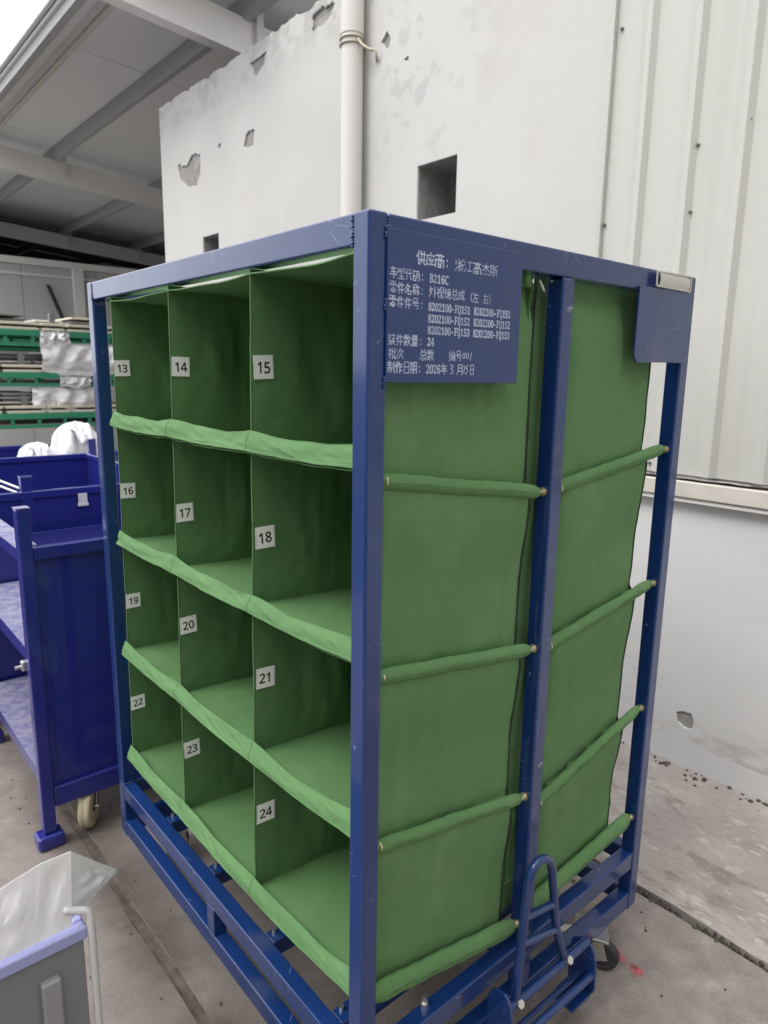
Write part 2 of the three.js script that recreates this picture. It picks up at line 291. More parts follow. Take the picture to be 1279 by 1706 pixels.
// ---------------------------------------------------------------- ground
{
  const g = new THREE.PlaneGeometry(600, 600, 1, 1); g.rotateX(-Math.PI / 2); g.translate(0, FLOOR - 0.06, 0);
  const m = new THREE.Mesh(boxUV(g.toNonIndexed()), M.dirt); m.name = 'ground'; m.receiveShadow = true; m.userData = { kind: 'structure' }; scene.add(m);
  const edge = (z, x0, x1, n, a) => Array.from({ length: n + 1 }, (_, i) => { const x = lerp(x0, x1, i / n); return [x, z + a * (fbm(x * 3, z * 7, 1) * 2 + 0.5 * nz(x * 25, z)) ]; });
  const yard = structure('concrete_yard', 'worn brown concrete yard under the rack cart, split by a dark joint');
  const joint = 0.062;
  part('slab', flatSlab([...edge(-1.222, -5.5, 6, 160, 0.016), [6, joint - 0.016], ...edge(joint - 0.016, 6, -5.5, 120, 0.006)], FLOOR - 0.1, FLOOR), M.yard, yard);
  part('slab', flatSlab([...edge(joint + 0.016, -5.5, 6, 120, 0.006), [6, 2.4], [-60, 2.4], [-60, joint + 0.016]], FLOOR - 0.1, FLOOR), M.yard, yard);
  part('slab', flatSlab([[-60, -14], [-5.52, -14], [-5.52, joint - 0.016], [-60, joint - 0.016]], FLOOR - 0.1, FLOOR - 0.004), M.yard, yard);
  const road = structure('road', 'dark asphalt road across the yard'); part('asphalt', flatSlab([[-80, 2.41], [-80, 60], [60, 60], [60, 2.41]], FLOOR - 0.1, FLOOR - 0.004), S({ color: col(0.045, 0.045, 0.047), roughness: 0.9 }), road);
  // shallow dirt filled channel in the joint
  part('joint_filler', cloth((u, v) => { const x = lerp(-6, 6, u), t = v * 2 - 1; return V(x, FLOOR - 0.0045 + 0.002 * t * t + 0.003 * nz(x * 20, v * 4), joint - t * 0.020); }, 160, 4, 0.003), M.dirt, yard);
  const apron = structure('concrete_apron', 'paler rough concrete apron along the foot of the building');
  part('slab', flatSlab([...edge(-1.246, -5.5, 6, 200, 0.018).reverse(), [-5.5, -2.6], [6, -2.6]].reverse(), FLOOR - 0.1, FLOOR + 0.008), M.apron, apron);
  // debris line at the wall foot
  const peb = []; for (let i = 0; i < 120; i++) { const s = rr(0.003, 0.012), p = new THREE.DodecahedronGeometry(s, 0); p.scale(1, 0.6, 1); p.rotateY(rr(0, 6)); p.translate(rr(-0.8, 1.6), FLOOR + 0.009, -2.03 + Math.abs(rr(-1, 1) * rr(0, 0.12))); peb.push(p); }
  for (let i = 0; i < 160; i++) { const s = rr(0.003, 0.009), p = new THREE.DodecahedronGeometry(s, 0); p.rotateY(rr(0, 6)); p.translate(rr(-0.3, 1.2), FLOOR - 0.006 + rr(0, 0.006), -1.234 + rr(-0.02, 0.02)); peb.push(p); }
  for (let i = 0; i < 420; i++) { const s = rr(0.0012, 0.0045), x = rr(-2.6, 1.2), z = rr(-1.15, 1.0), p = new THREE.DodecahedronGeometry(s, 0); p.scale(1, 0.7, rr(0.8, 1.6)); p.rotateY(rr(0, 6)); p.translate(x, FLOOR + s * 0.5, z); peb.push(p); }
  const pm = part('pebbles', peb, M.dirt, scene); pm.userData = { kind: 'stuff', label: 'small grit and crumbs along the crack and wall foot' };
  const bl = []; for (let i = 0; i < 260; i++) {
    const x = rnd() < 0.6 ? rr(0.1, 0.26) : rr(0.28, 0.9), h = rr(0.006, 0.026), a = rr(0, 6.28), g2 = new THREE.ConeGeometry(rr(0.0012, 0.003), h, 3); g2.translate(0, h / 2, 0); g2.rotateX(rr(-0.9, 0.9)); g2.rotateY(a); g2.translate(x, FLOOR - 0.014, -1.234 + rr(-0.016, 0.016)); bl.push(g2);
  }
  const wm = part('weeds', bl, M.weed, scene); wm.userData = { kind: 'stuff', label: 'tiny moss and weeds growing in the crack between slabs' };
  // sprayed red marks
  const redAlpha = (s) => tex(128, 128, (u, v) => { const x = u * 2 - 1, y = v * 2 - 1, r = Math.hypot(x, y), k = clamp((0.78 - r + 0.8 * fbm(u * 3 + s, v * 3, s)) * 1.5, 0, 1) * clamp(0.95 + 0.5 * fbm(u * 30, v * 30, s), 0, 1); return [k, k, k]; }, null, true);
  for (const [x, z, w, d, a, s, label] of [[-0.010, -0.940, 0.16, 0.055, -0.12, 9, 'long streak of red spray paint on concrete beside the rear caster'], [0.070, -0.934, 0.075, 0.06, 0, 4, 'round dab of red spray paint on bare concrete']]) {
    const p = new THREE.PlaneGeometry(w, d); p.rotateX(-Math.PI / 2); p.rotateY(a);
    const o = thing('paint_mark', label, 'paint mark', [x, FLOOR + 0.004, z]);
    p.translate(x, FLOOR + 0.004, z);
    part('paint', p, S({ color: col(0.60, 0.10, 0.14), roughness: 0.85, transparent: true, alphaMap: redAlpha(s) }), o);
  }
}

// ---------------------------------------------------------------- white rendered building
{
  const o = thing('white_building', 'white limewashed building with flaking plaster and square vent openings behind the rack cart', 'building', [-3, FLOOR, -2.04]);
  const openings = [[-2.0855, -1.795, 2.325, 2.6], [-4.62, -4.35, 2.29, 2.567]];
  const rect = ([x0, x1, y0, y1]) => [[x0, y0], [x1, y0], [x1, y1], [x0, y1]];
  const W = part('wall', wallShape([[-5.35, FLOOR], [-0.94, FLOOR], [-0.94, 3.62], [-5.35, 3.62]], openings.map(rect), -2.28, -2.042), M.render, o);
  const top = [[-5.355, 3.712]]; for (let x = -5.3; x < -0.95; x += 0.035) top.push([x, 3.705 + 0.012 * fbm(x * 3, 1) * 2 + 0.010 * nz(x * 20, 3) + (nz(x * 6, 8) > 0.32 ? -0.014 : 0)]);
  const P = (s) => s.split(';').map((q) => q.trim().split(',').map(Number));
  const holes = ['-5.02,3.196; -4.875,3.153; -4.758,3.22; -4.621,3.195; -4.621,3.067; -4.703,2.971; -4.867,2.991; -4.996,3.084', '-3.931,3.095; -3.902,3.168; -3.85,3.191; -3.776,3.17; -3.787,3.083; -3.855,3.074',
    '-3.815,3.607; -3.6,3.617; -3.633,3.547; -3.745,3.508', '-3.06,3.553; -3.066,3.643; -2.996,3.662; -2.91,3.655; -2.844,3.651; -2.838,3.63; -2.898,3.571', '-2.405,3.296; -2.35,3.335; -2.324,3.289; -2.348,3.243',
    '-2.213,3.156; -2.18,3.164; -2.175,3.148; -2.198,3.143', '-4.32,3.174; -4.309,3.197; -4.271,3.193; -4.282,3.162'].map((s) => { const p = P(s), w = Math.max(...p.map((q) => q[0])) - Math.min(...p.map((q) => q[0])); return rough(p, Math.min(0.011, 0.05 * w)); });
  part('plaster_coat', wallShape([...top, [-0.94, 3.69], [-0.94, FLOOR], [-5.355, FLOOR]].reverse(), [...openings.map(rect), ...holes], -2.0415, -2.03, 0.002), M.plaster, W);
  part('coping', box(-5.35, -0.94, 3.62, 3.68, -2.28, -2.046, 0.01), M.render, o);
  part('wall', box(-5.35, -5.11, FLOOR, 3.62, -5, -2.2805, 0), M.render, o); part('wall', box(-5.35, -0.94, FLOOR, 3.62, -5.2, -5.0005, 0), M.render, o);
  part('roof', box(-5.36, -0.93, 3.4, 3.55, -4.999, -2.281, 0), M.render, o);
  for (const [x0, x1, y0, y1] of openings) {
    const r = part('vent_opening', [box(x0 - 0.05, x1 + 0.05, y0 - 0.05, y1 + 0.05, -2.56, -2.53, 0), box(x0 - 0.05, x0 - 0.02, y0 - 0.05, y1 + 0.05, -2.5295, -2.2805, 0), box(x1 + 0.02, x1 + 0.05, y0 - 0.05, y1 + 0.05, -2.5295, -2.2805, 0)], M.shedPanel, o);
    part('vent_slat', [0.06, 0.15].map((h) => bar(V(x0, y0 + h, -2.4), V(x1, y0 + h, -2.4), 0.012, 0.02)), M.steel, r);
  }
  part('wall', box(-0.93, -0.7, FLOOR, 3.4, -5, -2.4, 0), M.render, o);

  const PX = -2.570, PZ = -1.955;
  const d = thing('drainpipe', 'cream plastic drainpipe running down the white wall', 'drainpipe', [-2.57, FLOOR, -1.955]);
  part('pipe', [rod(V(PX, FLOOR, PZ), V(PX, 6.2, PZ), 0.062, 0.062, 36)], M.pvc, d);
  part('pipe_socket', rod(V(PX, 3.36, PZ), V(PX, 4.6, PZ), 0.067, 0.066, 36), M.pvc, d);
  const ring = (y) => { const t = new THREE.TorusGeometry(0.068, 0.0055, 8, 40); t.rotateX(Math.PI / 2); t.translate(PX, y, PZ); return t; };
  part('clamp', [ring(3.338), ring(3.308), tube([V(PX + 0.066, 3.322, PZ + 0.01), V(PX + 0.09, 3.29, PZ), V(PX + 0.125, 3.262, -1.975), V(PX + 0.155, 3.250, -1.995), V(PX + 0.155, 3.225, -2.005), V(PX + 0.13, 3.215, -2.03)], 0.008, 30)], M.clampMetal, d);
}

// ---------------------------------------------------------------- steel clad building
{
  const o = thing('clad_building', 'building clad in off-white ribbed steel above a painted plinth wall and cream ledge', 'building', [1.5, FLOOR, -2.04]);
  const hole = rough([[-0.402, 0.113], [-0.375, 0.133], [-0.34, 0.138], [-0.327, 0.116], [-0.322, 0.076], [-0.333, 0.069], [-0.361, 0.064], [-0.391, 0.075]], 0.004, 4);
  const W = part('wall', box(-0.93, 7, FLOOR, 1.039, -2.3, -2.046, 0), M.render, o);
  part('paint_coat', wallShape([[-0.93, FLOOR + 0.004], [7, FLOOR + 0.004], [7, 1.039], [-0.93, 1.039]], [hole], -2.0455, -2.037, 0.001), M.lowWall, W);
  part('ledge', box(-0.96, 7, 1.042, 1.108, -2.3, -1.985, 0.006), M.cream, o);
  part('drip_strip', box(-0.95, 7, 1.022, 1.0395, -2.03, -1.995, 0.004), M.steel, o);
  part('mortar_bed', cloth((u, v) => { const x = lerp(-0.95, 7, u); return V(x, 1.1085 + 0.014 * (1 - v) + 0.005 * nz(x * 14, v * 5), -1.997 - v * 0.05 + 0.008 * nz(x * 9, 3)); }, 200, 3, 0.006), M.render, o);
  for (let k = 0; k < 10; k++) {                          // sheets of four ribs each
    const x0 = -0.93 + k * 0.8, pts = [], t = 0.0015; let x = x0;
    const prof = [[0, 0]]; for (const r of [0.2, 0.4, 0.6, 0.8]) prof.push([r - 0.085, 0], [r - 0.050, 0.022], [r - 0.030, 0.024], [r - 0.012, 0.0]);
    prof[prof.length - 1][0] += 0.01;
    const up = prof.map(([a, b]) => [x0 + a, b + (k % 2) * 0.0016]), shape = [...up, ...up.slice().reverse().map(([a, b]) => [a, b - t])];
    const s = new THREE.Shape(shape.map(([a, b]) => new THREE.Vector2(a, -b))), g = new THREE.ExtrudeGeometry(s, { depth: 4.9, bevelEnabled: false });
    g.rotateX(-Math.PI / 2); g.translate(0, 1.128, -2.035); const bu = boxUV(g);
    part('cladding_sheet', bu, M.cladding, o);
  }
  part('backing', box(-0.92, 7, 1.1085, 6, -2.3, -2.06, 0), M.steel, o);
  part('corner_flashing', [box(-0.985, -0.925, 1.128, 6.02, -2.028, -2.0265, 0), box(-0.928, -0.9255, 1.128, 6.02, -2.034, -2.012, 0)], M.cladding, o);
  for (const [x, y] of [[-0.903, 2.88], [-0.541, 2.372], [-0.761, 2.359], [-0.546, 2.135], [-0.353, 2.413], [-0.918, 2.142], [-0.167, 1.141], [-0.62, 1.16], [-0.35, 3.1]]) {
    part('screw', [rod(V(x, y, -2.036), V(x, y, -2.026), 0.0075, 0.006, 10), rod(V(x, y, -2.0255), V(x, y, -2.021), 0.0045, 0.004, 6)], M.screw, o);
  }
}

// ---------------------------------------------------------------- warehouse closing the yard on the right, out of the frame
{
  const o = thing('warehouse', 'tall grey warehouse closing the yard on the right', 'building', [5.8, FLOOR, 6]);
  part('wall', box(5.8, 6, FLOOR, 5.8, -1.9, 16, 0), M.cladding, o); part('wall', box(6.001, 12, FLOOR, 5.8, 15.8, 16, 0), M.cladding, o);
  part('roof', box(5.6, 12, 5.801, 6.0, -1.9, 16.2, 0), M.steel, o);
  part('wall', box(0.6, 5.79, FLOOR, 8, 8.5, 8.8, 0), M.render, o); part('roof', box(0.4, 5.55, 8.001, 8.2, 7.9, 12, 0), M.steel, o);
  for (const z of [2, 5]) { const d = part('door', box(5.77, 5.799, FLOOR, 3.2, z, z + 3, 0.004), M.shedPanel, o); part('handle', box(5.74, 5.769, 0.9, 1.2, z + 0.2, z + 0.26, 0.006), M.zinc, d); }
}

// ---------------------------------------------------------------- open shed with a grey underside
{
  const o = thing('open_shed', 'open-sided steel shed roof with grey underside, beams and purlins', 'shed', [-12, FLOOR, -6]);
  const yR = (z) => 4.42 + 0.08 * (z + 1.27), x1 = -3.6, x0 = -24;
  for (let k = 0; k < 15; k++) {
    const a = x1 - k * 1.37, dz = (k % 2) * 0.006;
    part('roof_sheet', cloth((u, v) => { const z = lerp(-1.27, -12.5, v); return V(lerp(a, a - 1.385, u), yR(z) + dz, z); }, 1, 1, 0.004), M.roof, o);
  }
  for (const z of [-1.36, -2.36, -3.8, -5.2, -6.6, -8, -9.4, -10.8]) part('purlin', [box(x0, x1, yR(z) - 0.165, yR(z) - 0.012, z - 0.03, z + 0.03, 0.004)], M.purlin, o);
  for (const x of [-4.48, -9.45, -14.1, -18.7]) {
    const b = part('beam', bar(V(x, yR(-1.1) - 0.28, -1.1), V(x, yR(-12.4) - 0.28, -12.4), 0.12, 0.26, 0.006), M.steel, o);
    for (const z of [-2.36, -3.8, -5.2]) part('cleat', [box(x + 0.062, x + 0.11, yR(z) - 0.33, yR(z) - 0.02, z - 0.12, z - 0.06, 0.003)], M.gutter, b);
    part('post', box(x - 0.1, x + 0.1, FLOOR, yR(-11.5) - 0.43, -11.6, -11.4, 0.01), M.steel, o);
  }
  part('gutter', [box(x0, x1, 4.36, 4.45, -1.30, -1.262, 0.012), box(x0, x1, 4.33, 4.37, -1.35, -1.302, 0.01), box(x0, x1, 4.30, 4.335, -1.42, -1.352, 0.01), box(x0, x1, 4.285, 4.3, -1.49, -1.4205, 0.004)], M.gutter, o);
  part('eave_pipe', rod(V(x0, 4.27, -1.58), V(x1, 4.27, -1.58), 0.026, 0.026, 12), M.cream, o);
  for (let k = 0; k < 8; k++) part('wall_panel', box(-13.06, -13, FLOOR, 3.30, -1.45 - k * 1.28 - 1.272, -1.45 - k * 1.28, 0.008), M.shedPanel, o);
  part('wall_trim', [box(-13.09, -12.95, 3.302, 3.42, -12, -1.4, 0.01), box(-13.02, -12.97, 3.12, 3.16, -12, -1.4, 0.004)], M.steel, o);
  for (const z of [-3.66, -6.2]) part('post', box(-12.995, -12.9, FLOOR, 3.30, z - 0.09, z + 0.09, 0.006), M.steel, o);
  part('wall', box(-24.1, -24, FLOOR, 4.3, -12.5, -1.3, 0), M.shedDark, o); part('wall', box(-24, -5.36, FLOOR, 3.5, -12.6, -12.5, 0), M.shedDark, o);
  part('wall', box(-24, -13.1, FLOOR, 4.2, -1.6, -1.5, 0), M.shedDark, o);
  const st = thing('leaning_pole', 'dark pole leaning against the grey shed wall', 'pole', [-12.8, FLOOR, -3.0]);
  part('shaft', rod(V(-12.8, 1.6, -3.6), V(-12.9, 2.98, -3.12), 0.035), M.dark, st); part('grip', rod(V(-12.79, 1.4, -3.67), V(-12.8, 1.6, -3.6), 0.042), M.dark, st);
}

// ---------------------------------------------------------------- the green pouch rack cart
const tagMat = (n, i) => {
  const c = document.createElement('canvas'); c.width = c.height = 256; const g = c.getContext('2d');
  g.fillStyle = '#f3f3ee'; g.fillRect(0, 0, 256, 256);
  g.strokeStyle = '#2a2d28'; g.lineWidth = 3; g.setLineDash([10, 6]);
  const e = i % 3; g.beginPath(); g.moveTo(10, 8); g.lineTo(12, 250); if (e !== 1) { g.moveTo(244, 8); g.lineTo(246, 250); } g.stroke(); g.setLineDash([]);
  g.fillStyle = '#15171a'; g.font = '164px sans-serif'; g.textAlign = 'center'; g.textBaseline = 'middle'; g.save(); g.translate(128, 136); g.rotate([-0.03, 0.02, -0.05, 0.03][i % 4]); g.fillText(String(n), 0, 0); g.lineWidth = 8; g.strokeText(String(n), 0, 0); g.restore();
  const t = new THREE.CanvasTexture(c); t.colorSpace = THREE.SRGBColorSpace; return S({ map: t, roughness: 0.7 });
};
// brush strokes of the characters on the sign: pairs of grid digits, x then y
const GLYPH = {
  供: '3004 2329 5056 8086 4292 3696 5739 7799', 应: '5051 1292 121609 3446 5456 8467 2898', 商: '5051 0191 3243 7263 0409 0494 9499 4436 5476 3767693937', 浙: '0112 0314 0926 3353 4049 3655 9062 626659 6494 8489',
  江: '0112 0314 0926 4191 6168 3898', 高: '5051 0191 3272743432 1519 1595 9599 3767693937', 杰: '0292 5056 5216 5296 1809 4849 6869 8899', 斯: '1016 4046 0151 1343 0656 1709 3749 9062 626659 6494 8489',
  车: '1181 4024 2484 0696 5259', 型: '0151 0353 111305 4145 7074 9094 2787 5559 0999', 代: '3004 2329 3493 50658997 7081', 码: '0141 2106 1545491915 518184 6154949879 4676',
  零: '1080 03029293 5054 2333 7383 5517 5597 3767 287859', 件: '3004 2329 4134 4292 3696 6069', 名: '4005 327208 3445 4686894946', 称: '4011 0343 2129 2407 2446 6053 5292 9283 7279 5548 8598',
  外: '2004 124209 1435 7079 7396', 视: '1021 024206 2429 3445 5055 509095 727549 75799997', 镜: '2004 1242 0444 242847 7071 5191 6263 8283 4393 5494965654 5595 6649 76799998', 总: '2031 7061 2282852522 1708 37397988 5667 8798',
  成: '1292 121609 14444838 50658997 8458 7081', 左: '0292 402509 3585 6569 2999', 右: '0292 402509 3585893935', 号: '2070732320 0494 3436868869', 装: '2025 0112 0423 4191 7074 5484 0696 5556 4609 373958 5699 8667',
  数: '3034 0252 1021 5041 3204 3254 351749 0656 4609 7054 6292 9259 6499', 量: '2080822220 2181 0393 2484872724 2686 5459 1888 0999', 批: '0242 2029 0645 505977 5373 80899998 9384', 次: '0112 0925 5034 429284 6439 6599',
  编: '2003230636 0938 6061 42929444 424639 5595 9599 5797 6569 8589', 制: '1002 1151 0353 3039 08055558 7176 909988', 作: '3004 2329 5034 4292 6269 6494 6797', 日: '2080892920 2484', 期: '1016 4046 0151 1343 0656 1709 3749 606659 60909989 6393 6696',
  年: '3013 2282 2426 2484 0696 5259', 月: '202609 20808979 2383 2686', '：': '3334 3738', '（': '80636689', '）': '10333619',
};
function signMat() {
  const W = 1408, H = 1024, c = document.createElement('canvas'); c.width = W; c.height = H; const g = c.getContext('2d');
  g.fillStyle = `rgb(${enc(BLUE[0] * 1.05)},${enc(BLUE[1] * 1.05)},${enc(BLUE[2] * 1.02)})`; g.fillRect(0, 0, W, H);
  for (let i = 0; i < 500; i++) { g.fillStyle = `rgba(${rnd() < 0.5 ? '10,14,50' : '70,80,130'},${rr(0.02, 0.07)})`; g.fillRect(rr(0, W), rr(0, H), rr(4, 120), rr(2, 30)); }
  g.lineCap = 'round'; g.lineJoin = 'round';
  const line = (txt, u0, u1, v, h, bold = 1) => {          // fills the run of text into [u0,u1] at height v
    const chars = [...txt], wOf = (ch) => (GLYPH[ch] ? 1 : ch === ' ' ? 0.5 : 0.5), total = chars.reduce((s, ch) => s + wOf(ch), 0), unit = (u1 - u0) * W / total, hh = h * H; let x = u0 * W;
    for (const ch of chars) {
      const w = wOf(ch) * unit, wear = rr(0.72, 0.97); g.strokeStyle = g.fillStyle = `rgba(214,220,236,${wear})`;
      if (GLYPH[ch]) {
        g.lineWidth = Math.max(4.2, hh * 0.085) * bold;
        for (const s of GLYPH[ch].split(' ')) { g.beginPath(); for (let k = 0; k < s.length; k += 2) g[k ? 'lineTo' : 'moveTo'](x + w * (0.06 + 0.88 * s[k] / 9), v * H + hh * (s[k + 1] / 9 - 0.5)); g.stroke(); }
      } else { g.save(); g.font = `${Math.round(hh * 1.12)}px serif`; g.textBaseline = 'alphabetic'; const m = g.measureText(ch).width || 1; g.translate(x, v * H + hh * 0.42); g.scale(Math.min(1.1, w / m), 1); g.fillText(ch, 0, 0); g.lineWidth = 2.5; g.strokeText(ch, 0, 0); g.restore(); }
      x += w;
    }
  };
  line('供应商：', 0.182, 0.44, 0.158, 0.086, 1.25); line('浙江高杰斯', 0.455, 0.79, 0.166, 0.078);
  line('车型代码：', 0.013, 0.26, 0.278, 0.07); line('B216C', 0.277, 0.411, 0.281, 0.07);
  line('零件名称：', 0.011, 0.26, 0.372, 0.07); line('外视镜总成', 0.275, 0.538, 0.372, 0.07); line('（左', 0.556, 0.645, 0.376, 0.066); line('右）', 0.68, 0.765, 0.376, 0.066);
  line('零件件号：', 0.009, 0.26, 0.464, 0.07);
  for (const [k, v] of [[1, 0.472], [2, 0.553], [3, 0.632]]) { line('8202100-FQ15' + k, 0.273, 0.584, v, 0.066); line('8202200-FQ15' + k, 0.61, 0.914, v, 0.066); }
  line('装件数量：', 0.009, 0.258, 0.712, 0.07); line('24', 0.272, 0.322, 0.713, 0.07);
  line('批次', 0.011, 0.113, 0.804, 0.07); line('总数', 0.219, 0.322, 0.806, 0.07, 1.15); line('编号', 0.43, 0.53, 0.804, 0.07, 1.1);
  line('制作日期：', 0.008, 0.255, 0.897, 0.075, 1.1); line('2026年', 0.268, 0.425, 0.902, 0.074, 1.1); line('月', 0.492, 0.545, 0.902, 0.07); line('日', 0.592, 0.632, 0.902, 0.07);
  g.strokeStyle = 'rgba(214,220,236,0.9)'; g.lineWidth = 6;  // handwritten 001, 3 and 25
  const hand = (pts) => { g.beginPath(); pts.forEach(([u, v], i) => g[i ? 'lineTo' : 'moveTo'](u * W, v * H)); g.stroke(); };
  for (const u of [0.546, 0.573]) { g.beginPath(); g.ellipse(u * W, 0.800 * H, 13, 19, 0.2, 0, 6.3); g.stroke(); }
  hand([[0.606, 0.772], [0.596, 0.83]]);
  hand([[0.444, 0.874], [0.462, 0.872], [0.463, 0.885], [0.45, 0.897], [0.466, 0.908], [0.463, 0.928], [0.447, 0.933]]);
  hand([[0.548, 0.878], [0.556, 0.876], [0.558, 0.89], [0.549, 0.915], [0.553, 0.93]]); hand([[0.585, 0.872], [0.570, 0.874], [0.566, 0.892], [0.577, 0.897], [0.578, 0.915], [0.565, 0.936]]);
  const t = new THREE.CanvasTexture(c); t.colorSpace = THREE.SRGBColorSpace; return paint({ map: t });
}
{
  const W = 1.2762, D = 1.0325, H = 1.75, t = 0.0395;
  const o = thing('pouch_rack_cart', 'tall dark blue steel rack cart hung with green canvas pouches numbered 13 to 24', 'rack cart', [-W / 2, FLOOR, -D / 2]);
  // frame
  const post = (x, z, y0 = 0, y1 = H) => part('post', box(x, x + t, y0, y1, z - t, z, 0.005), M.blue, o);
  post(-t, 0); post(-W, 0); post(-t, -D + t); post(-W, -D + t);
  for (const x of [-t, -W]) part('post', box(x, x + t, 0.1825, H - 0.0502, -0.533, -0.4935, 0.005), M.blue, o);
  for (const [y0, y1, n] of [[H - 0.05, H - 0.001, 'top_rail'], [0.132, 0.182, 'base_rail'], [0.001, 0.052, 'base_rail']]) {
    for (const z of [0, -D + t]) part(n, box(-W + t + 0.0003, -t - 0.0003, y0, y1, z - t + 0.001, z - 0.001, 0.004), M.blue, o);
    for (const x of [-t, -W]) part(n, box(x + 0.001, x + t - 0.001, y0, y1, -D + t + 0.0003, -t - 0.0003, 0.004), M.blue, o);
  }
  for (const z of [0, -D + t]) part('short_post', box(-0.652, -0.612, 0.0522, 0.1318, z - t + 0.001, z - 0.001, 0.003), M.blue, o);
  for (const x of [-t, -W]) part('short_post', box(x + 0.001, x + t - 0.001, 0.0522, 0.1318, -0.533, -0.4935, 0.003), M.blue, o);
  for (const x of [-1.0, -0.72, -0.42, -0.15]) {
    const b = part('deck_bar', box(x, x + 0.04, 0.134, 0.178, -D + t + 0.0005, -t - 0.0005, 0.004), M.blue, o);
    part('bolt', rod(V(x + 0.012, 0.178, -0.06), V(x + 0.012, 0.186, -0.06), 0.006, 0.006, 6), M.zinc, b);
  }
  part('deck_bar', box(-W + t + 0.0005, -t - 0.0005, 0.088, 0.1305, -0.55, -0.49, 0.004), M.blue, o);
  for (const z of [-0.045, -0.5, -0.91]) part('top_brace', box(-W + t + 0.0006, -t - 0.0006, H - 0.046, H - 0.022, z - 0.012, z + 0.006, 0.003), M.blue, o);
  for (const z of [-0.1, -0.2]) part('bolt', [rod(V(-0.03, 0.182, z), V(-0.03, 0.205, z), 0.006, 0.006, 8), rod(V(-0.03, 0.1822, z), V(-0.03, 0.190, z), 0.010, 0.010, 6)], M.zinc, o);

  const bead = (pts, r = 0.0032) => { const g = []; for (let k = 0; k + 1 < pts.length; k++) { const n = Math.ceil(pts[k].distanceTo(pts[k + 1]) / 0.005); for (let i = 0; i < n; i++) { const p = pts[k].clone().lerp(pts[k + 1], i / n), s = new THREE.SphereGeometry(r * rr(0.7, 1.25), 7, 5); s.translate(p.x + rr(-1, 1) * 0.0008, p.y, p.z + rr(-1, 1) * 0.0008); g.push(s); } } return g; };
  const beads = [];
  for (const x of [-t, -W + t]) { for (const [a, b] of [[H - 0.05, H - 0.002], [0.132, 0.182], [0.002, 0.052]]) beads.push(bead([V(x, a, -0.0008), V(x, b, -0.0008)])); beads.push(bead([V(x, 0.1825, -0.004), V(x, 0.1825, -t + 0.004)])); }
  for (const z of [-t, -D + t]) for (const [a, b] of [[H - 0.05, H - 0.002], [0.132, 0.182], [0.002, 0.052]]) beads.push(bead([V(-0.0008, a, z), V(-0.0008, b, z)]));
  for (const z of [-0.4935, -0.533]) beads.push(bead([V(-0.0012, 0.1335, z), V(-0.0012, 0.18, z)], 0.0026));
  for (const y of [1.727, 1.62, 1.50]) beads.push(bead([V(0.0012, y, -0.0338), V(0.0012, y - 0.018, -0.0338)], 0.0028));
  for (const b of beads) part('weld_bead', b, M.blue, o);
  // canvas organisers, back to back
  const xs = [-1.105, -0.735, -0.362], lean = (y) => -0.036 * (1.69 - y) / 1.35;
  const fT = [1.391, 1.051, 0.710, 0.366], fB = [1.355, 1.016, 0.671, 0.325];
  function organiser(tags, label, sd) {
    const R = 0.44, edges = [-1.105, -0.735, -0.362, -0.03];
    const inCell = (x, y) => { const q = x - lean(y); for (let k = 0; k < 3; k++) if (q <= edges[k + 1] || k === 2) return clamp((q - edges[k]) / (edges[k + 1] - edges[k]), 0, 1); };
    const div = (x0, k) => (u, v) => {
      const y = lerp(0.318, 1.699, v), d = u * R;
      let f = 0; for (let s = 0; s < 4; s++) { const a = fB[s], b = s ? fB[s - 1] : 1.70; if (y >= a && y <= b) f = Math.sin(Math.PI * (y - a) / (b - a)); }
      const w = ss(d, 0.05, 0.22);
      const x = x0 + lean(y) + w * f * (0.022 * nz(d * 9 + k * 3 + sd, y * 1.7 + k) + 0.012 * nz(d * 20 + y * 5, y * 3, k + sd) + 0.006 * nz(d * 40, y * 7, k)) + 0.004 * f * nz(y * 6, k + sd) + 0.0015 * nz(d * 30, y * 30, k);
      return V(x, y, -0.006 - d);
    };
    const org = part('canvas_organiser', cloth((u, v) => { const x = lerp(-1.115, -0.035, u), y = lerp(0.318, 1.70, v); return V(x + lean(y), y, -R - 0.004 + 0.012 * nz(x * 5, y * 4, sd)); }, 40, 50), M.canvasIn, o, label);
    xs.forEach((x0, k) => {
      const fn = div(x0, k); part('divider', cloth(fn, 34, 90), M.canvasIn, org);
      part('edge_piping', tube(Array.from({ length: 60 }, (_, i) => fn(0, i / 59)), 0.0022, 150, 7), M.piping, org);
    });
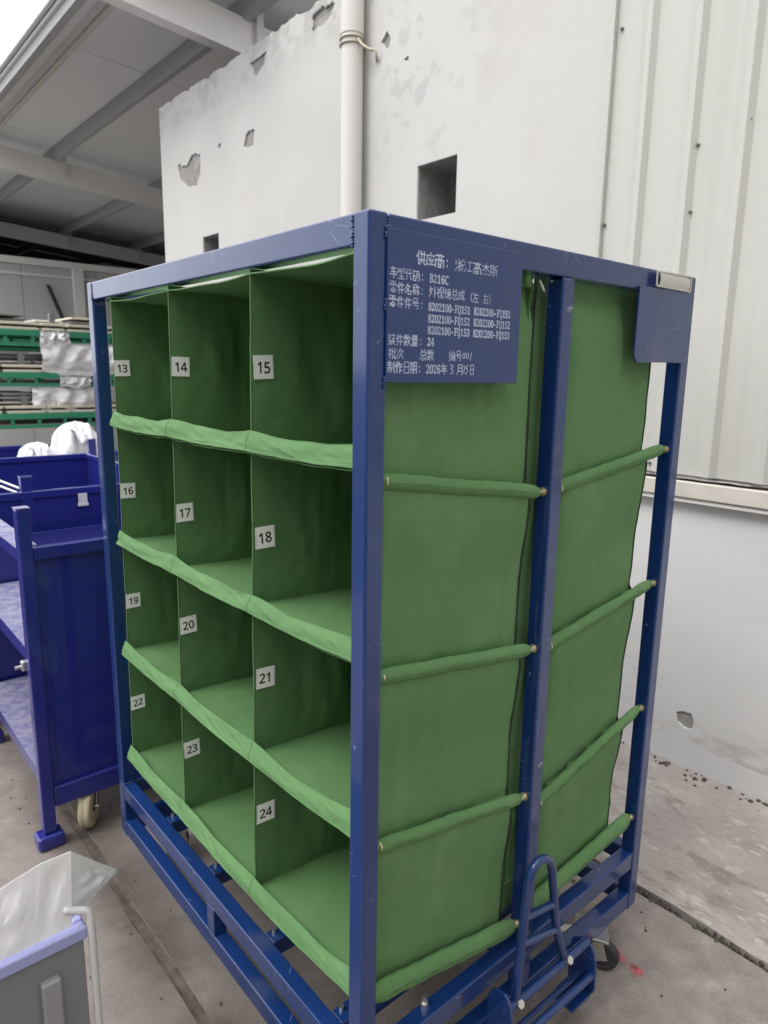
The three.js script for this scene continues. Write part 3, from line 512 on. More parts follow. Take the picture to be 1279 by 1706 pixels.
    fT.forEach((yt, s) => {
      const yb = fB[s];
      part('shelf_floor', cloth((u, v) => { const x = lerp(-1.118, -0.04, u), d = v * R, c = inCell(x + lean(yb), yb); return V(x + lean(yb), yb + 0.010 - 0.016 * Math.sin(Math.PI * c) * Math.sin(Math.PI * clamp(v * 0.9 + 0.05, 0, 1)) + 0.003 * nz(x * 9, d * 9, s + sd) - 0.02 * v, -0.014 - d); }, 60, 24), M.floorCloth, org);
      const flap = (u, v) => {
        const x = lerp(-1.112, -0.0412, u) + lean(yb) * (1 - u), c = inCell(x, yb), sag = Math.sin(Math.PI * c), pin = Math.exp(-((c - 0) ** 2 + 0) * 900) + Math.exp(-((c - 1) ** 2) * 900), wv = nz(x * 8 + s * 5, v, sd + s), w2 = nz(x * 22, v * 2, sd + s * 3);
        const y = lerp(yb, yt, v) - 0.009 * sag * (0.4 + 0.6 * v) + 0.006 * wv * (0.3 + v) + 0.0015 * w2, bulge = Math.sin(Math.PI * v);
        return V(x, y, 0.011 - 0.013 * v + 0.0015 * bulge + 0.005 * wv * bulge + 0.003 * (0.25 - Math.abs(nz(x * 14 + v * 1.5, v * 1.2, s + sd))) * (0.4 + bulge) + 0.002 * w2 * v - 0.016 * clamp((x + 0.38) / 0.34, 0, 1));
      };
      part('shelf_flap', [cloth(flap, 220, 14, 0.002), tube(Array.from({ length: 90 }, (_, i) => flap(i / 89, 1)), 0.0013, 180, 6), tube(Array.from({ length: 90 }, (_, i) => flap(i / 89, 0.0)), 0.0016, 180, 6),
        tube(Array.from({ length: 90 }, (_, i) => flap(i / 89, 0).add(V(0, -0.005 - 0.003 * nz(i * 0.2, s), -0.006))), 0.0015, 180, 6),
        tube(Array.from({ length: 120 }, (_, i) => flap(i / 119, 0.20).add(V(0, 0, 0.0008))), 0.0007, 240, 5),
        ...xs.slice(1).map((x0) => { const u = (x0 + lean(yb) * 0.6 + 1.112) / 1.071; return tube(Array.from({ length: 7 }, (_, i) => flap(u, i / 6).add(V(0, 0, 0.0008))), 0.0014, 12, 6); })], M.hem, org);
    });
    part('ceiling', cloth((u, v) => { const x = lerp(-1.108, -0.035, u), c = inCell(x, 1.69); return V(x, 1.690 - 0.012 * Math.sin(Math.PI * c) * (0.4 + v) - 0.01 * v + 0.004 * nz(x * 7, v * 4, sd), -0.003 - v * R); }, 60, 16), M.canvasIn, org);
    if (tags) {
      const T = [[1.512, 1.168, 0.836, 0.507], [1.517, 1.163, 0.868, 0.516], [1.517, 1.171, 0.856, 0.524]];
      for (let k = 0; k < 3; k++) for (let r = 0; r < 4; r++) {
        const n = 13 + r * 3 + k, y = T[k][r], s = [0.042, 0.044, 0.045][k], z = -0.005 - s / 2 - [0.0, 0.002, 0.005][k];
        const fn = div(xs[k], k), p = fn(-z / R, (y - 0.318) / 1.381), q = fn(-z / R + 0.02, (y - 0.318) / 1.381), ang = Math.atan2(q.x - p.x, -(q.z - p.z));
        const g = new THREE.BoxGeometry(s, s * 1.03, 0.0012); g.rotateZ([0.03, -0.02, 0.04, -0.03, 0.02][(r * 3 + k) % 5]); g.rotateY(Math.PI / 2 - ang); g.translate(p.x + 0.0034, y, z);
        part('number_tag', g, tagMat(n, n), org, 'small white tag printed ' + n);
      }
    }
    return org;
  }
  organiser(true, 'front canvas organiser with twelve numbered open pouches', 0);
  const back = organiser(false, 'rear canvas organiser facing away', 5);
  back.position.set(0, 0, 0); { const c = V(-0.602, 0, -0.466), b = baseOf(o); back.rotation.y = Math.PI; const l = c.clone().sub(b); back.position.set(2 * l.x, 0, 2 * l.z); }

  // canvas sides with rod sleeves
  const sides = [[-0.028, -0.452, [[1.332, 1.271], [0.981, 0.923], [0.642, 0.563], [0.318, 0.226]], -0.0402, -0.4925, 7], [-0.472, -0.905, [[1.273, 1.331], [0.914, 0.978], [0.522, 0.622], [0.245, 0.288]], -0.534, -0.9925, 21]];
  for (const [z0, z1, rods, za, zb, sd] of sides) {
    const yr = (k, z) => lerp(rods[k][0], rods[k][1], (z - za) / (zb - za));
    const sheet = (u, v) => {
      const z = lerp(z0, z1, u), y = lerp(yr(3, z) - 0.01, 1.725, v);
      let f = 0; const ys = [1.72, ...[0, 1, 2, 3].map((k) => yr(k, z))]; for (let k = 0; k < 4; k++) if (y <= ys[k] && y >= ys[k + 1]) f = Math.sin(Math.PI * (y - ys[k + 1]) / (ys[k] - ys[k + 1]));
      let hang = 0; for (let k = 1; k < 4; k++) if (y <= ys[k] && y >= ys[k + 1]) hang = 0.017 * (1 - ss((ys[k] - y) / (ys[k] - ys[k + 1]), 0.02, 0.6));
      return V(-0.036 + hang + 0.006 * Math.sqrt(f) * Math.sin(Math.PI * u) + f * (0.0050 * nz(z * 15, y * 0.9, sd) + 0.0048 * nz(z * 34, y * 1.1, sd) + 0.0022 * (0.3 - Math.abs(nz(z * 10 + y * 6, y * 4 - z * 5, sd)))) + 0.0012 * nz(z * 25, y * 25, sd) + lean(y) * 0.1 - Math.max(0.024 * Math.exp(-(((z + 0.513) / 0.05) ** 4)), 0.016 * ss(y, 1.58, 1.69)), y, z);
    };
    const p = part('side_panel', cloth(sheet, 44, 130), M.canvas, o);
    part('edge_binding', [1, 0].map((u) => tube(Array.from({ length: 60 }, (_, i) => sheet(u, i / 59)), 0.0034, 120, 6)), M.edge, p);
    rods.forEach(([ya, yb], k) => {
      const r = k === 3 ? 0.0185 : 0.0138, L = 60, S2 = 14, pos = [], idx = [], uv = [];
      for (let i = 0; i <= L; i++) for (let j = 0; j <= S2; j++) {
        const q = i / L, z = lerp(za - 0.002, zb + 0.014, q), a = j / S2 * Math.PI * 2, end = 1 - 0.25 * Math.exp(-q * 40) - 0.35 * Math.exp(-(1 - q) * 40), w = r * end * (1 + 0.10 * nz(z * 24, a * 0.7, sd + k) + 0.05 * nz(z * 60, Math.cos(a) * 2, Math.sin(a) * 2 + k)), tall = k === 3 ? 1.3 : 1.12;
        pos.push(-0.020 + Math.cos(a) * w * 0.8 + 0.0015 * nz(z * 55, a, k + sd), lerp(ya, yb, q) + Math.sin(a) * w * tall + 0.002 * nz(z * 9, k, sd), z); uv.push(q * 0.45, j / S2 * 0.1);
        if (i < L && j < S2) { const b = i * (S2 + 1) + j; idx.push(b, b + 1, b + S2 + 1, b + 1, b + S2 + 2, b + S2 + 1); }
      }
      const g = new THREE.BufferGeometry(); g.setAttribute('position', new THREE.Float32BufferAttribute(pos, 3)); g.setAttribute('uv', new THREE.Float32BufferAttribute(uv, 2)); g.setIndex(idx); g.computeVertexNormals();
      part('rod_sleeve', g, M.canvas, p);
      const e = (z, s) => [rod(V(-0.018, s, z), V(-0.018, s, z - 0.013), 0.0062, 0.0062, 6), rod(V(-0.018, s, z - 0.0125), V(-0.018, s, z - 0.0152), 0.010, 0.010, 12)];
      part('rod_bolt', e(zb + 0.0156, yb), M.brass, p); part('rod_bolt', e(za, ya), M.brass, p);
    });
  }
  // outer left canvas of the rear organiser is hidden; sign plate and card holder on the outer face
  const sg = box(0.0006, 0.0046, 1.494, 1.727, -0.36, -0.0345, 0.0015);
  { const p = sg.attributes.position, uv = sg.attributes.uv; for (let i = 0; i < p.count; i++) uv.setXY(i, (-p.getZ(i) - 0.0345) / 0.3255, (p.getY(i) - 1.494) / 0.233); }
  part('sign_plate', sg, signMat(), o, 'blue plate with white Chinese lettering about the parts carried');
  const cs = new THREE.Shape([[0.769, 1.706], [0.994, 1.709], [0.994, 1.546], [0.779, 1.543], [0.768, 1.556]].map(([a, b]) => new THREE.Vector2(a, b)));
  const cg = new THREE.ExtrudeGeometry(cs, { depth: 0.003, bevelEnabled: true, bevelSize: 0.0008, bevelThickness: 0.0008, bevelSegments: 1 }); cg.rotateY(Math.PI / 2); cg.translate(0.0012, 0, 0);
  const card = part('card_plate', boxUV(cg), M.blue, o, 'plain blue plate with a clipped lower corner');
  const clipPts = (a, b) => [V(0.006, 1.714, a), V(0.012, 1.712, a), V(0.014, 1.740, a), V(0.006, 1.744, a)];
  part('card_clip', [cloth((u, v) => { const z = lerp(-0.836, -0.974, u), y = lerp(1.714, 1.744, v); return V(0.008 + 0.006 * Math.sin(Math.PI * (0.15 + 0.85 * v)), y, z); }, 12, 8, 0.0016),
    rod(V(0.010, 1.712, -0.827), V(0.010, 1.712, -0.984), 0.0026), rod(V(0.010, 1.743, -0.827), V(0.010, 1.745, -0.984), 0.002), rod(V(0.010, 1.712, -0.827), V(0.010, 1.743, -0.827), 0.0026), rod(V(0.010, 1.712, -0.984), V(0.010, 1.745, -0.984), 0.0026),
    box(0.0022, 0.006, 1.718, 1.74, -0.85, -0.84, 0.001), box(0.0022, 0.006, 1.718, 1.74, -0.97, -0.96, 0.001)], M.zinc, card);
  part('hanger_hook', tube([V(-0.03, 1.699, -0.452), V(-0.024, 1.69, -0.448), V(-0.02, 1.675, -0.455), V(-0.026, 1.668, -0.47)], 0.0035, 20), M.zinc, o);
  // towing hitch folded up against the side
  const X = 0.045;
  const h = part('tow_handle', [tube([V(X, 0.10, -0.418), V(X, 0.24, -0.427), V(X, 0.36, -0.437), V(X, 0.415, -0.445), V(X, 0.440, -0.466), V(X, 0.434, -0.500), V(X, 0.405, -0.524), V(X, 0.34, -0.538), V(X, 0.22, -0.562), V(X, 0.105, -0.607)], 0.0105, 90, 14),
    rod(V(X, 0.316, -0.434), V(X, 0.294, -0.546), 0.009), rod(V(X, 0.252, -0.426), V(X, 0.216, -0.560), 0.010)], M.blue, o);
  part('pivot_bar', rod(V(X, 0.101, -0.372), V(X, 0.095, -0.706), 0.012), M.blue, o);
  for (const z of [-0.418, -0.607]) part('hitch_bolt', [rod(V(X, 0.1, z), V(X + 0.018, 0.112, z), 0.010, 0.010, 6)], M.zinc, o);
  part('foot_bar', [rod(V(0.066, 0.018, -0.383), V(0.066, 0.010, -0.702), 0.010), rod(V(0.03, -0.005, -0.383), V(0.03, -0.01, -0.702), 0.008)], M.blue, o);
  const plate = (z0, z1, top) => { const s = new THREE.Shape(); s.moveTo(0.0005, -0.046); s.lineTo(0.0005, top - 0.045); s.quadraticCurveTo(0.002, top, 0.045, top); s.quadraticCurveTo(0.070, top - 0.005, 0.076, 0.03); s.lineTo(0.076, -0.03); s.quadraticCurveTo(0.072, -0.046, 0.056, -0.046); s.closePath();
    const g = new THREE.ExtrudeGeometry(s, { depth: z0 - z1, bevelEnabled: true, bevelSize: 0.001, bevelThickness: 0.001, bevelSegments: 1 }); g.translate(0, 0, z1); return boxUV(g); };
  part('hitch_plate', plate(-0.703, -0.709, 0.098), M.blue, o); part('hitch_plate', plate(-0.376, -0.382, 0.15), M.blue, o);
  part('hitch_channel', [box(0.02, 0.072, -0.046, -0.040, -0.70, -0.62, 0.002), box(0.02, 0.024, -0.0395, -0.005, -0.70, -0.62, 0.001)], M.blue, o);
  // casters
  for (const [x, z, a] of [[-0.030, -0.850, 0.5], [-0.12, -0.13, 0.4], [-1.16, -0.13, 2.2], [-1.16, -0.9, 1.1]]) {
    const q = new THREE.Matrix4().makeRotationY(a).setPosition(x, 0, z), T = (g) => { g.applyMatrix4(q); return g; };
    const c = part('caster', [T(box(-0.045, 0.045, -0.004, 0.0008, -0.04, 0.04, 0.001)), T(rod(V(0, -0.004, 0), V(0, -0.018, 0), 0.024)), T(box(-0.03, 0.05, -0.024, -0.0185, -0.021, 0.021, 0.001)), T(bar(V(0.02, -0.022, 0.021), V(0.036, -0.078, 0.021), 0.003, 0.03)), T(bar(V(0.02, -0.022, -0.021), V(0.036, -0.078, -0.021), 0.003, 0.03)), T(bar(V(-0.03, -0.016, 0.0), V(-0.085, -0.03, 0), 0.03, 0.004))], M.zinc, o);
    const w = new THREE.TorusGeometry(0.034, 0.0125, 10, 28); w.scale(1, 1, 1.1); w.translate(0.036, -0.0735, 0);
    part('wheel', [T(w), T(rod(V(0.036, -0.0735, -0.012), V(0.036, -0.0735, 0.012), 0.034, 0.034, 24))], M.rubber, c);
  }
}

// ---------------------------------------------------------------- low blue shelf cart on the left
{
  const x1 = -1.5, x0 = -2.42, z1 = 0.187, z0 = -0.72;
  const o = thing('shelf_cart', 'low blue steel shelf cart with dusty decks, left of the green pouch cart', 'cart', [-1.96, FLOOR, -0.27]);
  for (const [x, z] of [[x1 - 0.042, z1 - 0.042], [x0, z1 - 0.042], [x1 - 0.042, z0], [x0, z0]]) {
    const p = part('leg', box(x, x + 0.042, -0.065, 1.073, z, z + 0.042, 0.005), M.blueDeep, o);
    part('leg_cap', box(x - 0.001, x + 0.043, 1.0735, 1.078, z - 0.001, z + 0.043, 0.002), M.worn, p);
    part('foot', [box(x - 0.012, x + 0.058, FLOOR + 0.001, -0.068, z - 0.022, z + 0.066, 0.012)], M.blueDeep, p);
  }
  part('side_rail', box(x1 - 0.036, x1 - 0.003, 0.903, 0.945, z0 + 0.043, z1 - 0.043, 0.004), M.blueDeep, o);
  part('side_rail', box(x1 - 0.036, x1 - 0.003, 0.022, 0.095, z0 + 0.043, z1 - 0.043, 0.006), M.blueDeep, o);
  part('side_panel', box(x1 - 0.026, x1 - 0.022, 0.0955, 0.9025, z0 + 0.043, z1 - 0.043, 0.001), M.blueDeep, o);
  part('panel_seam', box(x1 - 0.0217, x1 - 0.017, 0.0955, 0.9025, z1 - 0.064, z1 - 0.044, 0.002), M.blueDeep, o);
  part('side_panel', box(x0 + 0.02, x0 + 0.026, 0.05, 0.80, z0 + 0.043, z1 - 0.043, 0.001), M.blueDeep, o);
  part('back_panel', box(x0 + 0.043, x1 - 0.043, 0.05, 0.94, z0 + 0.01, z0 + 0.014, 0.001), M.blueDeep, o);
  const fr = part('front_rail', box(x0 + 0.043, x1 - 0.0425, 0.90, 0.944, z1 - 0.065, z1 - 0.002, 0.004), M.blueDeep, o); part('worn_top', box(x0 + 0.045, x1 - 0.045, 0.9442, 0.946, z1 - 0.064, z1 - 0.003, 0.0006), M.worn, fr);
  for (const y of [0.60, 0.16]) { const s = part('shelf', box(x0 + 0.043, x1 - 0.0425, y - 0.05, y, z0 + 0.02, z1 - 0.006, 0.004), M.blueDeep, o); part('dusty_deck', box(x0 + 0.045, x1 - 0.045, y + 0.0002, y + 0.002, z0 + 0.022, z1 - 0.007, 0.0008), M.worn, s); }
  part('divider_post', box(-1.74, -1.7, 0.162, 0.55, 0.10, 0.14, 0.004), M.blueDeep, o); part('divider_post', box(-1.70, -1.655, 0.602, 0.90, 0.08, 0.12, 0.004), M.blueDeep, o);
  part('latch', [box(-1.575, -1.55, 0.52, 0.555, z1 - 0.008, z1 + 0.012, 0.006), rod(V(-1.562, 0.535, z1 + 0.01), V(-1.562, 0.535, z1 + 0.03), 0.006)], M.zinc, o);
  const q = new THREE.Matrix4().makeRotationY(-0.55).setPosition(-1.545, -0.046, 0.025), T = (g) => { g.applyMatrix4(q); return g; };   // wheel rolls along its local x
  const c = part('caster', [T(bar(V(-0.01, -0.012, 0.027), V(-0.035, 0.07, 0.027), 0.004, 0.034)), T(bar(V(-0.01, -0.012, -0.027), V(-0.035, 0.07, -0.027), 0.004, 0.034)), T(box(-0.075, 0.01, 0.066, 0.0695, -0.03, 0.03, 0.001)), T(rod(V(0, 0, -0.036), V(0, 0, 0.036), 0.007))], M.zinc, o);
  const w = new THREE.LatheGeometry([[0.02, -0.02], [0.066, -0.021], [0.0725, -0.016], [0.0738, -0.004], [0.0705, 0], [0.0738, 0.004], [0.0725, 0.016], [0.066, 0.021], [0.02, 0.02]].map(([a, b]) => new THREE.Vector2(a, b)), 40); w.rotateX(Math.PI / 2);
  part('wheel', T(w), M.wheelCream, c);
  part('caster_brake', T(bar(V(-0.05, 0.045, 0.032), V(-0.085, -0.03, 0.034), 0.006, 0.03)), M.dark, c);
}
// ---------------------------------------------------------------- deep blue bin carts further left
function binCart(label, x1, x0, z1, z0, top, posts) {
  const o = thing('bin_cart', label, 'cart', [(x0 + x1) / 2, FLOOR, (z0 + z1) / 2]), t = 0.03;
  for (const [a, b, c, d, n] of [[x1 - t, x1, z0, z1, 'wall_panel'], [x0, x0 + t, z0, z1, 'wall_panel'], [x0 + t + 0.001, x1 - t - 0.001, z0, z0 + t, 'wall_panel'], [x0 + t + 0.001, x1 - t - 0.001, z1 - t, z1, 'wall_panel']]) {
    const inx = d - c > b - a;
    const p = part(n, box(inx ? a + 0.012 : a, inx ? b - 0.012 : b, 0.12, top - 0.035, inx ? c : c + 0.012, inx ? d : d - 0.012, 0.001), M.blueDeep, o);
    part('rim', box(a, b, top - 0.034, top, c, d, 0.005), M.blueDeep, p);
  }
  part('floor_panel', box(x0 + 0.02, x1 - 0.02, 0.09, 0.118, z0 + 0.02, z1 - 0.02, 0.003), M.blueDeep, o);
  for (const [x, z] of [[x1 - 0.04, z1 - 0.06], [x0 + 0.04, z1 - 0.06], [x1 - 0.04, z0 + 0.06], [x0 + 0.04, z0 + 0.06]]) part('leg', box(x - 0.025, x + 0.025, FLOOR, 0.0895, z - 0.025, z + 0.025, 0.004), M.blueDeep, o);
  for (const [x, z, y] of posts) part('stub_post', [box(x - 0.022, x + 0.022, top - 0.3, y, z - 0.024, z + 0.024, 0.005), box(x - 0.025, x + 0.025, y + 0.0004, y + 0.005, z - 0.027, z + 0.027, 0.002)], M.blueDeep, o);
  return o;
}
{
  const b = binCart('deep blue open-topped bin cart with a white label, behind the low shelf cart', -2.5, -3.9, 0.55, -0.80, 0.967, [[-2.525, -0.085, 1.03], [-3.93, -0.83, 1.05]]);
  const l = part('label_holder', [box(-2.4995, -2.496, 0.893, 0.938, -0.338, -0.298, 0.001)], M.sack, b, 'small white label on the bin rim'); part('label_clip', box(-2.4995, -2.493, 0.878, 0.892, -0.342, -0.294, 0.002), M.gutter, l);
  part('guide_rail', [bar(V(-2.53, 0.962, -0.05), V(-2.9, 0.985, 0.02), 0.01, 0.01), bar(V(-2.53, 0.965, -0.09), V(-2.9, 0.99, -0.02), 0.01, 0.01)], M.gutter, b);
  binCart('deep blue bin cart heaped with white plastic sacks, farthest of the blue carts', -4.15, -5.3, 0.3, -1.25, 0.90, [[-4.17, -0.99, 1.03]]);
}
function sack(label, cx, cy, cz, sx, sy, sz, sd) {          // tied film sack: bulging body, pleated neck, flared ruffle
  const prof = [[0, 0.0], [0.72, 0.02], [0.98, 0.14], [1.04, 0.34], [0.92, 0.56], [0.70, 0.72], [0.46, 0.82], [0.22, 0.87], [0.0, 0.885]], L = 60, A = 120;
  const c = new THREE.CatmullRomCurve3(prof.map(([r, y]) => V(r, y, 0)));
  const o = thing('plastic_sack', label, 'plastic sack', [cx, cy - sy, cz]);
  const f = (u, v) => {
    const p = c.getPoint(v), a = u * Math.PI * 2, ca = Math.cos(a), sa = Math.sin(a), pl = ss(p.y, 0.35, 0.85), q = Math.sin(a * 13 + 4 * nz(ca * 1.5, sa * 1.5, p.y * 1.4 + sd)) * 0.5 + Math.sin(a * 22 + 5 * nz(ca, sa + sd, p.y)) * 0.3;
    const r = p.x * (1 + 0.42 * nz(ca * 1.2 + sd, sa * 1.2, p.y * 1.6) + 0.09 * pl * q + 0.04 * nz(ca * 4, sa * 4 + sd, p.y * 3) - 0.05 * Math.abs(nz(ca * 2.4, sa * 2.4 + sd, p.y * 5)));
    return V(cx + r * ca * sx + 0.25 * sx * nz(sd, p.y * 0.7) * p.y, cy - sy + p.y * sy * 1.9 * (1 + 0.05 * nz(ca, sa, sd)), cz - r * sa * sz + 0.3 * sz * p.y * nz(p.y * 0.8, sd));
  };
  const half = (a, b) => cloth((u, v) => f(u, lerp(a, b, v)), A, L >> 1, 0.0012);
  const m = part('film', half(0.03, 0.995), M.sack, o); part('loose_end', cloth((u, v) => V(cx + sx * (0.2 + 0.9 * v), cy + sy * (0.62 - 0.5 * v * v + 0.16 * nz(u * 4, v * 3, sd)), cz + sz * (u - 0.5) * 0.9 * (1 - 0.5 * v)), 30, 20, 0.0012), M.sack, m); return o;
}
function drape(label, x, y0, y1, z0, z1, out, sd) {           // loose sheet of milky film hanging over a rail
  const o = thing('plastic_sheet', label, 'plastic sheet', [x, y0, (z0 + z1) / 2]);
  part('film', cloth((u, v) => { const z = lerp(z0, z1, u), b = Math.sin(Math.PI * Math.min(1, v * 1.15)), y = lerp(y1, y0, v) - 0.04 * Math.sin(Math.PI * u) * v + 0.03 * v * nz(u * 4, sd); return V(x + out * b * (0.6 + 0.5 * nz(u * 2, v * 1.5, sd)) + 0.03 * b * Math.sin(u * 19 + 4 * nz(u * 2, v * 2, sd)) + 0.02 * nz(u * 9, v * 6, sd), y, z); }, 60, 40, 0.003), M.film, o);
  part('folded_edge', cloth((u, v) => { const z = lerp(z0, z1, u); return V(x - 0.30 * v + 0.01, y1 + 0.012 + 0.02 * nz(u * 8, v * 3, sd) * (1 - v * 0.5), z + 0.02 * nz(u * 3, v * 3, sd)); }, 40, 10, 0.003), M.film, o);
}
sack('crumpled white sack beside the blue post stub, larger of two in the far bin cart', -4.35, 1.0, -0.86, 0.20, 0.20, 0.19, 3);
sack('low rumpled white sack hanging over the rim of the far bin cart', -4.30, 0.91, -0.58, 0.16, 0.15, 0.15, 11);

// ---------------------------------------------------------------- green stacking racks with wrapped parts
{
  const zs = [-0.6, -2.95], xf = -8.0, xb = -9.0;
  const tiers = [['topmost', 1.905, 1.775], ['middle', 1.43, 1.325], ['lowest', 0.965, 0.845]];
  tiers.forEach(([w, yt, yl], k) => {
    const o = thing('stacking_rack', `${w} of three green steel stacking racks in the shed`, 'rack', [-8.5, k === 2 ? FLOOR : yl - 0.2, (zs[0] + zs[1]) / 2]);
    for (const x of [xf, xb]) {
      part('rail', box(x - 0.03, x + 0.03, yt - 0.035, yt + 0.035, zs[1], zs[0], 0.01), M.green, o); part('rail', box(x - 0.02, x + 0.02, yl - 0.018, yl + 0.018, zs[1], zs[0], 0.006), M.green, o);
      for (let z = zs[0] - 0.1; z > zs[1]; z -= 0.285) part('upright', box(x - 0.015, x + 0.015, yl + 0.0185, yt - 0.0355, z - 0.018, z + 0.018, 0.004), M.green, o);
      for (const z of zs) part('leg', box(x - 0.03, x + 0.03, k === 2 ? FLOOR : tiers[k + 1][1] + 0.036, yl - 0.019, z - 0.03, z + 0.03, 0.004), M.green, o);
    }
    for (const z of [...zs, -1.8]) part('cross_rail', box(xb + 0.031, xf - 0.031, yt - 0.03, yt + 0.03, z - 0.025, z + 0.025, 0.006), M.green, o);
    part('deck', box(xb + 0.035, xf - 0.035, yl + 0.02, yl + 0.03, zs[1] + 0.03, zs[0] - 0.03, 0.002), M.shedDark, o);
    // foam trays on the rails
    const spots = [[-1.02, 0.30], [-1.42, 0.40], [-1.78, 0.24], [-2.12, 0.34], [-2.52, 0.36]], place = ['leftmost', 'second', 'third', 'fourth', 'rightmost'];
    spots.forEach(([z, wd], i) => {
      
      const y0 = yt + 0.036, t = thing('foam_tray', `cream slotted foam tray on the ${w} green rack, ${place[i]} along its rail`, 'tray', [-8.3, y0, z]);
      part('tray', [box(-8.75, -7.98, y0, y0 + 0.03, z - wd / 2, z + wd / 2, 0.006), box(-8.75, -7.97, y0 + 0.055, y0 + 0.085, z - wd / 2 - 0.01, z + wd / 2 + 0.01, 0.006)], M.foam, t);
      part('slot', box(-8.75, -8.0, y0 + 0.0305, y0 + 0.0545, z - wd / 2 + 0.03, z + wd / 2 - 0.05, 0.002), M.dark, t);
      if (i % 2 === 0 || k > 0) part('clip', box(-8.06, -8.0, y0 + 0.086, y0 + 0.20, z - 0.03, z + 0.03, 0.006), M.grey, t);
    });
    // pale moulded parts lying in rows behind the rails
    const top = k === 0 ? 2.16 : tiers[k - 1][2] - 0.03, floor = yt + 0.09;
    for (const [z, wd, nn] of [[-0.95, 0.34, 'leftmost'], [-1.36, 0.36, 'second from left'], [-1.78, 0.34, 'third from left'], [-2.2, 0.36, 'fourth from left']]) {
      const t = thing('moulded_part', `stack of pale flat moulded parts on the ${w} green rack, ${nn}`, 'moulded parts', [-8.6, floor, z]), n = Math.max(2, Math.floor((top - floor) / 0.055) - (nn.length % 2));
      for (let i = 0; i < n; i++) part('panel', box(-8.95, -8.12 - rr(0, 0.10), floor + i * 0.052, floor + i * 0.052 + 0.022, z - wd / 2 + rr(-0.02, 0.02), z + wd / 2 + rr(-0.02, 0.02), 0.006), [M.foam, M.sack, M.grey, M.steel][Math.floor(rr(0, 3.99))], t);
    }
    if (k < 2) {
      const yb = tiers[k + 1][1];
      for (const [z, n] of [[-1.05, 'leftmost'], [-1.35, 'second from left'], [-1.62, 'third from left']]) { const t = thing('parts_crate', `grey parts crate on the ${['middle', 'lowest'][k]} green rack, ${n}`, 'crate', [-8.5, yb + 0.13, z]); part('body', box(-8.9, -8.2, yb + 0.13, yb + 0.24, z - 0.12, z + 0.12, 0.01), M.grey, t); part('rim', box(-8.92, -8.18, yb + 0.2402, yb + 0.255, z - 0.13, z + 0.13, 0.004), M.steel, t); }
    }
  });
  drape('large milky plastic sheet bulging between the top and middle green racks', -7.97, 1.47, 1.80, -1.62, -2.5, 0.10, 17);
  drape('small milky plastic sheet hanging over the rail of the topmost green rack', -7.955, 1.80, 1.93, -1.62, -1.95, 0.03, 23);
  drape('grey translucent plastic sheet between the middle and lowest green racks', -8.02, 1.02, 1.30, -1.50, -2.3, 0.08, 29);
  drape('shallow fold of milky plastic drooping over the middle green rack rail', -7.955, 1.32, 1.42, -1.8, -2.15, 0.03, 31);
}

{ // a second row of racks further in
  const first = scene.children.filter((c) => c.name.startsWith('stacking_rack'));
  first.forEach((r, i) => { const c = r.clone(); c.name = numbered('stacking_rack'); c.position.x -= 1.7; c.position.z -= 0.5; c.userData = { ...r.userData, label: `green steel stacking rack in the row behind, ${['top', 'middle', 'bottom'][i]} tier` }; scene.add(c); });
}
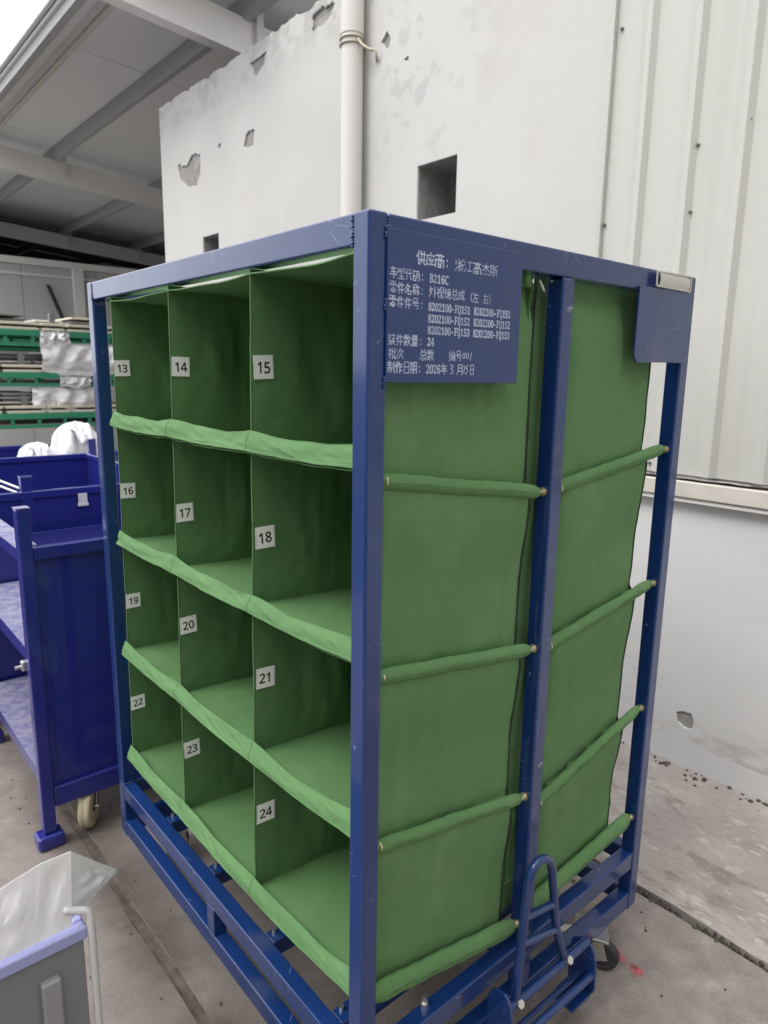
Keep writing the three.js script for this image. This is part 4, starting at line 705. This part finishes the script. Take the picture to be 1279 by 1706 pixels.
// ---------------------------------------------------------------- grey bin with a plastic liner, bottom left
{
  const xf = -0.422, xb = -0.53, z0 = 0.366, z1 = 1.02, top = 0.408;
  const o = thing('grey_bin', 'grey plastic bin with lilac rim and ribbed side in the bottom left corner', 'bin', [-0.476, FLOOR, 0.69]);
  part('side_wall', [box(xf - 0.012, xf, FLOOR, top, z0, z1, 0.003)], M.bin, o); part('side_wall', box(xb, xb + 0.012, FLOOR, top, z0, z1, 0.003), M.bin, o);
  part('end_wall', box(xb + 0.0125, xf - 0.0125, FLOOR, top, z0, z0 + 0.012, 0.003), M.bin, o); part('end_wall', box(xb + 0.0125, xf - 0.0125, FLOOR, top, z1 - 0.012, z1, 0.003), M.bin, o);
  part('bottom', box(xb + 0.0125, xf - 0.0125, FLOOR + 0.002, FLOOR + 0.02, z0 + 0.0125, z1 - 0.0125, 0.002), M.bin, o);
  for (const z of [0.433, 0.60, 0.77, 0.93]) part('rib', box(xf - 0.006, xf + 0.016, FLOOR + 0.05, 0.352, z - 0.018, z + 0.018, 0.005), M.binRib, o);
  part('rim', [box(xf - 0.014, xf + 0.010, top - 0.004, top + 0.026, z0 - 0.006, z1 + 0.006, 0.006), box(xb - 0.01, xf - 0.0145, top - 0.004, top + 0.026, z0 - 0.006, z0 + 0.016, 0.006), box(xb - 0.01, xb + 0.014, top - 0.004, top + 0.026, z0 + 0.0165, z1, 0.006)], M.lilac, o);
  part('handle_tube', tube([V(-0.415, -0.08, 0.352), V(-0.415, 0.20, 0.352), V(-0.415, 0.40, 0.352), V(-0.4155, 0.446, 0.3525), V(-0.418, 0.462, 0.357), V(-0.42, 0.468, 0.37), V(-0.424, 0.478, 0.392)], 0.0078, 60, 12), M.tubeGrey, o);
  // liner: a folded film bag, left peak and right corner
  const bag = thing('bin_liner', 'clear plastic liner bag peaked over the grey bin', 'plastic bag', [-0.5, 0.43, 0.42]);
  const bil = (A, B, C, D, amp, sd) => (u, v) => { const p = A.clone().lerp(B, u).lerp(D.clone().lerp(C, u), v), f = Math.sin(Math.PI * u) * Math.sin(Math.PI * v); return p.add(V(amp * f * (nz(u * 1.5, v * 1.5, sd) * 1.2 + 0.35 * Math.abs(nz(u * 3, v * 2, sd))), amp * 0.7 * f * nz(u * 5, v * 2, sd), amp * f * nz(u * 4, v * 5, sd))); };
  const tip = V(-0.432, 0.594, 0.374), k1 = V(-0.435, 0.592, 0.427), far = V(-0.44, 0.565, 0.52), base0 = V(-0.425, 0.436, 0.56), base1 = V(-0.424, 0.44, 0.385), mid = V(-0.424, 0.437, 0.45), off = V(-0.44, 0.53, 0.66), base2 = V(-0.425, 0.436, 0.70);
  part('film', [cloth(bil(mid, base1, tip, k1, 0.010, 2), 24, 24, 0.0012), cloth(bil(base0, mid, k1, far, 0.012, 5), 24, 24, 0.0012), cloth(bil(base2, base0, far, off, 0.02, 8), 16, 16, 0.0012)], M.film, bag);
  part('film_fold', [cloth(bil(V(-0.426, 0.452, 0.386), V(-0.505, 0.449, 0.268), V(-0.5, 0.46, 0.27), tip, 0.012, 12), 20, 20, 0.0012)], M.film, bag);

}
scene.traverse((m) => { if (m.isMesh) { m.castShadow = true; m.receiveShadow = true; } });
renderer.render(scene, camera);
